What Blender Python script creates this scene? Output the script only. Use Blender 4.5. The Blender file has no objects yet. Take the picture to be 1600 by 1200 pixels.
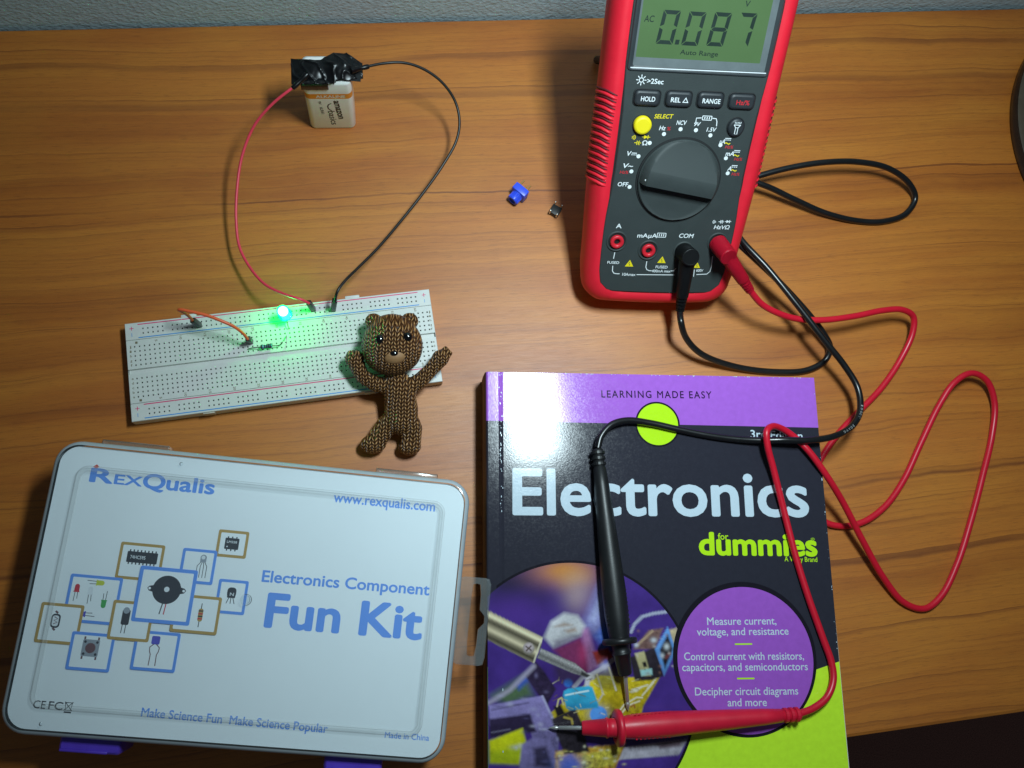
import bpy, bmesh, math, random
import numpy as np
from mathutils import Vector, Matrix, noise as mnoise
from math import sin, cos, pi, radians, sqrt

random.seed(7)
SC = bpy.context.scene
COL = SC.collection
MM = 0.001
# ------------------------------------------------------------------ camera
CAM_F, CAM_H = 1359.43, 481.67          # focal length in photo pixels, height above the desk in mm
CAM_ROT = (0.224482, -0.119871, -0.109437)
cd = bpy.data.cameras.new('camera'); cam = bpy.data.objects.new('camera', cd); COL.objects.link(cam)
cam.location = (0, 0, CAM_H * MM); cam.rotation_euler = CAM_ROT
cd.sensor_width = 36; cd.lens = 36 * CAM_F / 1600; cd.clip_start = 0.01; cd.clip_end = 50
SC.camera = cam
# ------------------------------------------------------------------ world, lamp, exposure
w = bpy.data.worlds.new('World'); SC.world = w; w.use_nodes = True
w.node_tree.nodes['Background'].inputs[0].default_value = (0.75, 0.9, 1.0, 1)
w.node_tree.nodes['Background'].inputs[1].default_value = 0.05
ld = bpy.data.lights.new('lamp_light', 'AREA'); ld.shape = 'RECTANGLE'; ld.size = 0.050; ld.size_y = 0.11; ld.spread = radians(126)
ld.energy = 1.28; ld.color = (0.80, 1.0, 1.06)
lamp = bpy.data.objects.new('lamp_light', ld); COL.objects.link(lamp)
lamp.location = (0.150, 0.168, 0.480)
SC.view_settings.view_transform = 'Standard'; SC.view_settings.look = 'None'
SC.view_settings.exposure = 0; SC.view_settings.gamma = 1; SC.view_settings.use_curve_mapping = False
SC.render.engine = 'CYCLES'
SC.cycles.max_bounces = 8; SC.cycles.transparent_max_bounces = 16

# ------------------------------------------------------------------ geometry helpers (millimetres)
_R = np.array(Matrix.Rotation(CAM_ROT[2], 3, 'Z') @ Matrix.Rotation(CAM_ROT[1], 3, 'Y') @ Matrix.Rotation(CAM_ROT[0], 3, 'X'))
CC = np.array([0, 0, CAM_H])
def ray(px, py): return _R @ np.array([(px - 800) / CAM_F, (600 - py) / CAM_F, -1.0])
def P(px, py, z):
    d = ray(px, py); t = (z - CC[2]) / d[2]; return Vector(CC + d * t)
def pix(p):
    q = (np.atleast_2d(p) - CC) @ _R
    return np.c_[800 + CAM_F * q[:, 0] / -q[:, 2], 600 - CAM_F * q[:, 1] / -q[:, 2]]

class Frame:
    """local frame: u, v in the face, n out of it; up = +1 when v grows upwards as one reads"""
    def __init__(s, o, u, v, n, up=1): s.o, s.u, s.v, s.n, s.up = Vector(o), Vector(u), Vector(v), Vector(n), up
    def w(s, a, b, c=0.0): return s.o + s.u * a + s.v * b + s.n * c
    def loc(s, px, py, c=0.0):
        d = Vector(ray(px, py)); o = Vector(CC); t = (s.w(0, 0, c) - o).dot(s.n) / d.dot(s.n)
        q = o + d * t - s.o; return (q.dot(s.u), q.dot(s.v))
    def mat(s): return Matrix(((s.u.x, s.v.x, s.n.x, s.o.x), (s.u.y, s.v.y, s.n.y, s.o.y), (s.u.z, s.v.z, s.n.z, s.o.z), (0, 0, 0, 1)))
def flat(ox, oy, ang, z):
    a = radians(ang)
    return Frame((ox, oy, z), (cos(a), sin(a), 0), (sin(a), -cos(a), 0), (0, 0, 1), -1)
def frame_dir(o, n, hint=(0, 0, 1)):
    n = Vector(n).normalized(); h = Vector(hint)
    if abs(n.dot(h)) > .95: h = Vector((1, 0, 0))
    u = h.cross(n).normalized(); v = n.cross(u); return Frame(o, u, v, n)

def crom(pts, n=8):
    pts = [Vector(p) for p in pts]; out = []
    for i in range(len(pts) - 1):
        p0 = pts[i - 1] if i else pts[0] * 2 - pts[1]; p1, p2 = pts[i], pts[i + 1]
        p3 = pts[i + 2] if i + 2 < len(pts) else pts[-1] * 2 - pts[-2]
        d1 = max((p1 - p0).length, 1e-4) ** .5; d2 = max((p2 - p1).length, 1e-4) ** .5; d3 = max((p3 - p2).length, 1e-4) ** .5
        m1 = (p2 - p1) + d2 * ((p1 - p0) / d1 - (p2 - p0) / (d1 + d2)) * 1.0
        m1 = d2 * ((p1 - p0) / d1 - (p2 - p0) / (d1 + d2) + (p2 - p1) / d2)
        m2 = d2 * ((p2 - p1) / d2 - (p3 - p1) / (d2 + d3) + (p3 - p2) / d3)
        for k in range(n):
            t = k / n
            out.append(p1 * (2*t**3 - 3*t**2 + 1) + m1 * (t**3 - 2*t**2 + t) + p2 * (-2*t**3 + 3*t**2) + m2 * (t**3 - t**2))
    out.append(pts[-1]); return out

def rrect(x0, y0, x1, y1, r, n=6):
    out = []
    for cx, cy, a in ((x1-r, y1-r, 0), (x0+r, y1-r, 90), (x0+r, y0+r, 180), (x1-r, y0+r, 270)):
        for k in range(n + 1):
            t = radians(a + 90 * k / n); out.append((cx + r * cos(t), cy + r * sin(t)))
    return out
def circ(cx, cy, r, n=48, a0=0): return [(cx + r * cos(a0 + 2*pi*k/n), cy + r * sin(a0 + 2*pi*k/n)) for k in range(n)]

class MB:
    def __init__(s): s.v = []; s.f = []; s.m = []; s.sm = []; s.mats = []
    def mi(s, m):
        if m not in s.mats: s.mats.append(m)
        return s.mats.index(m)
    def add(s, verts, faces, m, smooth=False):
        b = len(s.v); k = s.mi(m); s.v += [Vector(v) for v in verts]
        for f in faces: s.f.append([b + i for i in f]); s.m.append(k); s.sm.append(smooth)
    def box(s, F, x0, y0, z0, x1, y1, z1, m, bev=0.0, seg=2):
        bm = bmesh.new(); bmesh.ops.create_cube(bm, size=1)
        for v in bm.verts: v.co = Vector(((x0+x1)/2 + v.co.x*(x1-x0), (y0+y1)/2 + v.co.y*(y1-y0), (z0+z1)/2 + v.co.z*(z1-z0)))
        if bev: bmesh.ops.bevel(bm, geom=bm.edges[:], offset=bev, segments=seg, profile=.5, affect='EDGES')
        bm.verts.index_update()
        s.add([F.w(*v.co) for v in bm.verts], [[v.index for v in f.verts] for f in bm.faces], m, bev > 0); bm.free()
    def tube(s, pts, r, m, seg=12, caps=True, n=8, spline=True):
        q = crom(pts, n) if spline else [Vector(p) for p in pts]
        if callable(r): rr = [r(i / (len(q) - 1)) for i in range(len(q))]
        else: rr = [r] * len(q)
        t = (q[1] - q[0]).normalized(); u = t.orthogonal().normalized(); vs = []; fs = []
        for i, p in enumerate(q):
            t2 = ((q[min(i+1, len(q)-1)] - q[max(i-1, 0)])).normalized()
            u = (u - t2 * u.dot(t2)).normalized(); v = t2.cross(u)
            for k in range(seg):
                a = 2*pi*k/seg; vs.append(p + (u * cos(a) + v * sin(a)) * rr[i])
        for i in range(len(q) - 1):
            for k in range(seg): fs.append([i*seg+k, i*seg+(k+1) % seg, (i+1)*seg+(k+1) % seg, (i+1)*seg+k])
        s.add(vs, fs, m, True)
        if caps: s.add(vs[:seg][::-1], [list(range(seg))], m); s.add(vs[-seg:], [list(range(seg))], m)
    def lathe(s, F, prof, m, seg=32, smooth=True, cap0=False, cap1=False, sx=1.0, sy=1.0):
        vs = [F.w(r*cos(2*pi*k/seg)*sx, r*sin(2*pi*k/seg)*sy, z) for r, z in prof for k in range(seg)]; fs = []
        for i in range(len(prof) - 1):
            for k in range(seg): fs.append([i*seg+k, i*seg+(k+1) % seg, (i+1)*seg+(k+1) % seg, (i+1)*seg+k])
        s.add(vs, fs, m, smooth)
        if cap0: s.add(vs[:seg][::-1], [list(range(seg))], m)
        if cap1: s.add(vs[-seg:], [list(range(seg))], m)
    def loft(s, F, levels, m, smooth=True, cap0=False, cap1=True, mcap=None):
        """levels: list of (outline, z); all outlines have the same count"""
        n = len(levels[0][0]); vs = [F.w(x, y, z) for o, z in levels for x, y in o]; fs = []
        for i in range(len(levels) - 1):
            for k in range(n): fs.append([i*n+k, i*n+(k+1) % n, (i+1)*n+(k+1) % n, (i+1)*n+k])
        s.add(vs, fs, m, smooth)
        if cap0: s.add(vs[:n][::-1], [list(range(n))], m)
        if cap1: s.add(vs[-n:], [list(range(n))], mcap or m)
    def poly(s, F, pts, z, m):
        s.add([F.w(x, y, z) for x, y in pts], [list(range(len(pts)))], m)
    def ring(s, F, a, b, z, m):
        n = len(a); s.add([F.w(x, y, z) for x, y in a] + [F.w(x, y, z) for x, y in b], [[k, (k+1) % n, n+(k+1) % n, n+k] for k in range(n)], m)
    def line(s, F, pts, wd, z, m):
        pts = [Vector((p[0], p[1])) for p in pts]; L = []; Rr = []
        for i, p in enumerate(pts):
            t = (pts[min(i+1, len(pts)-1)] - pts[max(i-1, 0)]).normalized(); nn = Vector((-t.y, t.x)) * wd / 2
            L.append(p + nn); Rr.append(p - nn)
        n = len(pts); s.add([F.w(p.x, p.y, z) for p in L + Rr], [[i, i+1, n+i+1, n+i] for i in range(n-1)], m)
    def text(s, F, st, p0, p1, cap, z, m, bold=0, shear=0.0, spacing=1.0):
        """lettering from p0 to p1 (left and right end of the baseline), capital height cap"""
        c = bpy.data.curves.new('t', 'FONT'); c.body = st; c.fill_mode = 'FRONT'; c.shear = shear; c.space_character = spacing
        c.resolution_u = 4
        o = bpy.data.objects.new('t', c); COL.objects.link(o); bpy.context.view_layer.update()
        dg = bpy.context.evaluated_depsgraph_get(); me = bpy.data.meshes.new_from_object(o.evaluated_get(dg))
        co = [v.co.copy() for v in me.vertices]; fc = [list(p.vertices) for p in me.polygons]
        bpy.data.objects.remove(o); bpy.data.curves.remove(c); bpy.data.meshes.remove(me)
        if not co: return
        a = min(v.x for v in co); b = max(v.x for v in co)
        p0, p1 = Vector(p0), Vector(p1); e = p1 - p0; L = e.length; e.normalize()
        up = Vector((-e.y, e.x)) if F.up > 0 else Vector((e.y, -e.x))
        kx = L / (b - a); ky = cap / 0.70
        strikes = [(0, 0)]
        if bold:
            d = .012 * bold + .012 * max(0, bold - 1.2)
            strikes = [(0, 0), (d, 0), (-d, 0), (0, d), (0, -d)]
            if bold > 1.1: strikes += [(d*.7, d*.7), (-d*.7, -d*.7), (d*.7, -d*.7), (-d*.7, d*.7)]
        for i, (dx, dy) in enumerate(strikes):
            vs = []
            for v in co:
                q = p0 + e * ((v.x - a + dx) * kx) + up * ((v.y + dy) * ky); vs.append(F.w(q.x, q.y, z + i * .003))
            s.add(vs, fc, m)
    def build(s, name, parent=None, base=None, auto=None):
        base = Vector(base) if base is not None else (parent['_base'] if parent is not None and '_base' in parent else Vector((0, 0, 0)))
        base = Vector(base)
        me = bpy.data.meshes.new(name)
        me.from_pydata([(v - base) * MM for v in s.v], [], s.f)
        for m in s.mats: me.materials.append(m)
        me.polygons.foreach_set('material_index', s.m); me.polygons.foreach_set('use_smooth', s.sm); me.update()
        if auto:
            bm = bmesh.new(); bm.from_mesh(me)
            for e in bm.edges:
                if len(e.link_faces) == 2 and e.calc_face_angle(0) > radians(auto): e.smooth = False
            bm.to_mesh(me); bm.free()
        o = bpy.data.objects.new(name, me); COL.objects.link(o)
        if parent is not None: o.parent = parent
        else: o.location = base * MM
        o['_base'] = tuple(base)
        return o

def thing(name, label, cat, base, group=None):
    o = bpy.data.objects.new(name, None); COL.objects.link(o); o.location = Vector(base) * MM; o.empty_display_size = .01
    o['_base'] = tuple(base); tag(o, label, cat, group); return o
def tag(o, label, cat, group=None):
    o['label'] = label; o['category'] = cat
    if group: o['group'] = group
    return o

# ------------------------------------------------------------------ materials
def srgb(r, g, b):
    f = lambda c: (c / 255) / 12.92 if c / 255 <= .04045 else ((c / 255 + .055) / 1.055) ** 2.4
    return (f(r), f(g), f(b), 1)
class N:
    def __init__(s, name):
        s.mat = bpy.data.materials.new(name); s.mat.use_nodes = True; s.t = s.mat.node_tree
        s.b = s.t.nodes['Principled BSDF']; s.out = s.t.nodes['Material Output']
    def n(s, typ, **kw):
        x = s.t.nodes.new(typ)
        for k, v in kw.items():
            if k.startswith('i_'):
                key = k[2:]; key = int(key) if key.isdigit() else key.replace('_', ' ')
                x.inputs[key].default_value = v
            else: setattr(x, k, v)
        return x
    def l(s, a, b): s.t.links.new(a, b)
    def math(s, op, a, b=None, c=None):
        x = s.n('ShaderNodeMath', operation=op)
        for i, v in enumerate((a, b, c)):
            if v is None: continue
            if isinstance(v, (int, float)): x.inputs[i].default_value = v
            else: s.l(v, x.inputs[i])
        return x.outputs[0]
    def ramp(s, fac, stops):
        x = s.n('ShaderNodeValToRGB'); e = x.color_ramp.elements
        while len(e) < len(stops): e.new(.5)
        for k, (p, c) in enumerate(stops):
            e[k].position = p; e[k].color = c if len(c) == 4 else (*c, 1)
        s.l(fac, x.inputs[0]); return x.outputs[0]
    def mix(s, fac, a, b, blend='MIX'):
        x = s.n('ShaderNodeMix', data_type='RGBA', blend_type=blend)
        for i, v in ((0, fac), (6, a), (7, b)):
            if isinstance(v, (int, float, tuple)): x.inputs[i].default_value = v
            else: s.l(v, x.inputs[i])
        return x.outputs[2]
    def bump(s, h, strength, dist):
        x = s.n('ShaderNodeBump'); x.inputs['Strength'].default_value = strength; x.inputs['Distance'].default_value = dist
        s.l(h, x.inputs['Height']); s.l(x.outputs[0], s.b.inputs['Normal'])
    def coords(s, scale=(1, 1, 1)):
        tc = s.n('ShaderNodeTexCoord'); mp = s.n('ShaderNodeMapping'); mp.inputs['Scale'].default_value = scale
        s.l(tc.outputs['Object'], mp.inputs[0]); return mp.outputs[0]
    def noise(s, vec, scale, detail=2, rough=.5, dist=0):
        x = s.n('ShaderNodeTexNoise'); x.inputs['Scale'].default_value = scale; x.inputs['Detail'].default_value = detail
        x.inputs['Roughness'].default_value = rough; x.inputs['Distortion'].default_value = dist
        s.l(vec, x.inputs['Vector']); return x.outputs[0]

def plain(name, col, rough=.5, metal=0.0, spec=.5, var=.08, vscale=120, bump=0.0, bscale=900, coat=0.0, sss=0.0):
    """principled with a little mottling of colour and roughness and a fine grain"""
    g = N(name); c = g.coords()
    nz = g.noise(c, vscale, 4, .6)
    a = tuple(x * (1 - var) for x in col[:3]) + (1,); b = tuple(min(1, x * (1 + var)) for x in col[:3]) + (1,)
    g.l(g.ramp(nz, [(.3, a), (.7, b)]), g.b.inputs['Base Color'])
    r = g.math('MULTIPLY_ADD', nz, .16, rough - .08); g.l(r, g.b.inputs['Roughness'])
    g.b.inputs['Metallic'].default_value = metal; g.b.inputs['Specular IOR Level'].default_value = spec
    g.b.inputs['Coat Weight'].default_value = coat; g.b.inputs['Coat Roughness'].default_value = .15
    if sss: g.b.inputs['Subsurface Weight'].default_value = sss; g.b.inputs['Subsurface Scale'].default_value = .001
    if bump: g.bump(g.noise(c, bscale, 3, .6), bump, .0002)
    return g.mat

def wood_mat():
    g = N('cherry wood laminate'); c = g.coords(); sp = g.n('ShaderNodeSeparateXYZ'); g.l(c, sp.inputs[0]); x, y = sp.outputs[0], sp.outputs[1]
    def vec(sx, sy, oz=0.0, yy=None):
        cb = g.n('ShaderNodeCombineXYZ'); g.l(g.math('MULTIPLY', x, sx), cb.inputs[0]); g.l(g.math('MULTIPLY', yy if yy is not None else y, sy), cb.inputs[1]); cb.inputs[2].default_value = oz
        return cb.outputs[0]
    # slow waviness of the grain, plus tight local dips like the cathedral figure of the veneer
    w1 = g.math('MULTIPLY', g.math('SUBTRACT', g.noise(vec(4.2, 5.5, 1.3), 1, 2, .45), .5), .017)
    w2 = g.math('MULTIPLY', g.math('SUBTRACT', g.noise(vec(15, 26, 4.1), 1, 2, .5), .5), .0065)
    w3 = g.math('MULTIPLY', g.math('SUBTRACT', g.noise(vec(90, 160, 2.0), 1, 2, .5), .5), .0012)
    yw = g.math('ADD', g.math('ADD', y, w1), g.math('ADD', w2, w3))
    # irregular line spacing: a 1-D warp of the grain coordinate
    sq = g.math('MULTIPLY', g.math('SUBTRACT', g.noise(vec(.0, 34, 7.7, yw), 1, 3, .6), .5), .06)
    yl = g.math('ADD', yw, sq)
    broad = g.noise(vec(1.0, 34, 3.3, yw), 1, 4, .6)
    base = g.ramp(broad, [(.24, srgb(148, 77, 21)), (.42, srgb(176, 99, 30)), (.54, srgb(190, 113, 37)), (.74, srgb(156, 82, 22))])
    fr = g.math('FRACT', g.math('MULTIPLY', yl, 58.0))
    dark = g.math('POWER', fr, 16.0)                                  # slow build-up, sharp end of the late wood
    vis = g.math('MINIMUM', g.math('MULTIPLY', g.math('MAXIMUM', g.math('SUBTRACT', g.noise(vec(6, 70, 9.9, yw), 1, 2, .6), .36), 0.0), 3.6), .78)
    amt = g.math('MULTIPLY', dark, vis)
    gold = g.ramp(g.noise(vec(9, 30, 12.0, yw), 1, 3, .6), [(.42, (0, 0, 0)), (.68, (1, 1, 1))])
    base = g.mix(g.math('MULTIPLY', gold, .55), base, srgb(200, 127, 41))
    col = g.mix(amt, base, srgb(100, 44, 14))
    fr2 = g.math('POWER', g.math('FRACT', g.math('MULTIPLY', yl, 171.0)), 6.0)
    col = g.mix(g.math('MULTIPLY', fr2, g.math('MULTIPLY', g.noise(vec(9, 90, 21.0, yw), 1, 2, .6), .55)), col, srgb(106, 50, 18))
    fib = g.noise(vec(70, 1500, 5.0), 1, 4, .75)
    col = g.mix(g.math('MULTIPLY', g.math('SUBTRACT', fib, .34), 1.15), col, g.mix(.5, col, srgb(92, 46, 16)))
    pore = g.ramp(g.noise(vec(110, 1500, 2.0), 1, 3, .65), [(.56, (0, 0, 0)), (.68, (1, 1, 1))])
    col = g.mix(g.math('MULTIPLY', pore, .30), col, srgb(78, 38, 14))
    grit = g.noise(c, 2600, 2, .8)
    col = g.mix(g.math('MULTIPLY', g.ramp(grit, [(.52, (0, 0, 0)), (.7, (1, 1, 1))]), .16), col, srgb(206, 150, 84))
    dv = g.n('ShaderNodeTexVoronoi', feature='F1'); dv.inputs['Scale'].default_value = 62; g.l(c, dv.inputs['Vector'])
    sep = g.n('ShaderNodeSeparateColor'); g.l(dv.outputs['Color'], sep.inputs[0])
    speck = g.math('MULTIPLY', g.math('LESS_THAN', dv.outputs['Distance'], .022), g.math('GREATER_THAN', sep.outputs[0], .93))
    col = g.mix(g.math('MULTIPLY', speck, .7), col, srgb(220, 206, 180))
    g.l(col, g.b.inputs['Base Color'])
    g.l(g.math('MULTIPLY_ADD', fib, .2, .38), g.b.inputs['Roughness'])
    g.b.inputs['Specular IOR Level'].default_value = .66
    g.bump(g.math('ADD', fib, g.noise(c, 1300, 3, .6)), .22, .00012)
    return g.mat

def wall_mat():
    g = N('orange peel painted wall'); c = g.coords((1, 1, 1.25))
    v = g.n('ShaderNodeTexVoronoi', feature='SMOOTH_F1'); v.inputs['Scale'].default_value = 420; v.inputs['Smoothness'].default_value = .7
    wn = g.n('ShaderNodeTexNoise'); wn.inputs['Scale'].default_value = 300; wn.inputs['Detail'].default_value = 4; g.l(c, wn.inputs['Vector'])
    ad = g.n('ShaderNodeVectorMath', operation='MULTIPLY_ADD'); ad.inputs[1].default_value = (.004, .004, .004); g.l(wn.outputs['Color'], ad.inputs[0]); g.l(c, ad.inputs[2])
    g.l(ad.outputs[0], v.inputs['Vector'])
    h = g.math('ADD', g.math('MULTIPLY', v.outputs[0], .9), g.math('MULTIPLY', wn.outputs[0], .8))
    g.l(g.ramp(wn.outputs[0], [(.3, srgb(160, 182, 190)), (.7, srgb(176, 198, 206))]), g.b.inputs['Base Color'])
    g.b.inputs['Roughness'].default_value = .65; g.bump(h, .55, .0008); return g.mat

def clear_mat(name, haze=.08, tint=(.95, .98, 1, 1), rough=.08, gl=1.0):
    """thin clear plastic: lets light through, mirrors a little, slightly cloudy"""
    g = N(name); tr = g.n('ShaderNodeBsdfTransparent'); tr.inputs[0].default_value = tint
    gs = g.n('ShaderNodeBsdfGlossy'); gs.inputs['Roughness'].default_value = rough
    df = g.n('ShaderNodeBsdfDiffuse'); df.inputs[0].default_value = (.62, .68, .68, 1)
    c = g.coords(); nz = g.noise(c, 60, 4, .6)
    m1 = g.n('ShaderNodeMixShader'); g.l(g.math('MULTIPLY_ADD', nz, haze, haze * .5), m1.inputs[0]); g.l(tr.outputs[0], m1.inputs[1]); g.l(df.outputs[0], m1.inputs[2])
    fr = g.n('ShaderNodeFresnel'); fr.inputs[0].default_value = 1.46
    m2 = g.n('ShaderNodeMixShader'); g.l(g.math('MULTIPLY', fr.outputs[0], gl), m2.inputs[0]); g.l(m1.outputs[0], m2.inputs[1]); g.l(gs.outputs[0], m2.inputs[2])
    g.l(m2.outputs[0], g.out.inputs[0]); return g.mat

def cover_mat(name, col, var=.05):
    """laminated cover print: gloss film with a fine orange-peel"""
    g = N(name); c = g.coords(); nz = g.noise(c, 300, 3, .6)
    a = tuple(x * (1 - var) for x in col[:3]) + (1,); b = tuple(x * (1 + var) for x in col[:3]) + (1,)
    g.l(g.ramp(nz, [(.3, a), (.7, b)]), g.b.inputs['Base Color'])
    sc = g.ramp(g.noise(c, 900, 2, .7), [(.42, (.12, .12, .12)), (.75, (.20, .20, .20))]); g.l(sc, g.b.inputs['Roughness'])
    g.b.inputs['Specular IOR Level'].default_value = .25
    g.bump(g.noise(c, 1100, 2, .6), .08, .0002); return g.mat

def knit_mat():
    g = N('bronze brown knitted resin'); c = g.coords(); sp = g.n('ShaderNodeSeparateXYZ')
    rt = g.n('ShaderNodeVectorRotate', rotation_type='Z_AXIS'); rt.inputs['Angle'].default_value = .12; g.l(c, rt.inputs['Vector']); g.l(rt.outputs[0], sp.inputs[0])
    wv = g.noise(c, 110, 3, .6); ww = .0033; hh = .0024
    xx = g.math('ADD', sp.outputs[0], g.math('MULTIPLY', wv, .0032)); yy = g.math('ADD', g.math('ADD', sp.outputs[1], g.math('MULTIPLY', sp.outputs[2], .8)), g.math('MULTIPLY', wv, .002))
    fx = g.math('FRACT', g.math('MULTIPLY', xx, 1 / ww)); ax = g.math('ABSOLUTE', g.math('SUBTRACT', fx, .5))     # 0 in the V, .5 at the column edge
    ph = g.math('FRACT', g.math('SUBTRACT', g.math('MULTIPLY', yy, 1 / hh), g.math('MULTIPLY', ax, 1.7)))
    bulge = g.math('SINE', g.math('MULTIPLY', ph, pi)); side = g.math('SINE', g.math('MULTIPLY', ax, 2 * pi))
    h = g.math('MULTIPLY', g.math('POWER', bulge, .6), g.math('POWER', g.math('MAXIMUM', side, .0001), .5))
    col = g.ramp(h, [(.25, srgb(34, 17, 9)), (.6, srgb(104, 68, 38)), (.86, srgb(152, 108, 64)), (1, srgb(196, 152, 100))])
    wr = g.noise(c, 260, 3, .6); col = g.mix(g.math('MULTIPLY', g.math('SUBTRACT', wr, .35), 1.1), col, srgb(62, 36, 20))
    g.l(col, g.b.inputs['Base Color']); g.b.inputs['Roughness'].default_value = .33; g.b.inputs['Specular IOR Level'].default_value = .6
    g.bump(h, 1.0, .0011); return g.mat

def photo_mat():
    g = N('printed cover photograph'); a = g.n('ShaderNodeVertexColor', layer_name='print'); c = g.coords()
    g.l(a.outputs[0], g.b.inputs['Base Color']); g.b.inputs['Roughness'].default_value = .18; g.b.inputs['Specular IOR Level'].default_value = .42
    g.bump(g.noise(c, 1100, 2, .6), .16, .0002); return g.mat

def emit_mat(name, col, st):
    g = N(name); g.b.inputs['Base Color'].default_value = (.5, 1, .7, 1); g.b.inputs['Emission Color'].default_value = col; g.b.inputs['Emission Strength'].default_value = st; return g.mat

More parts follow.
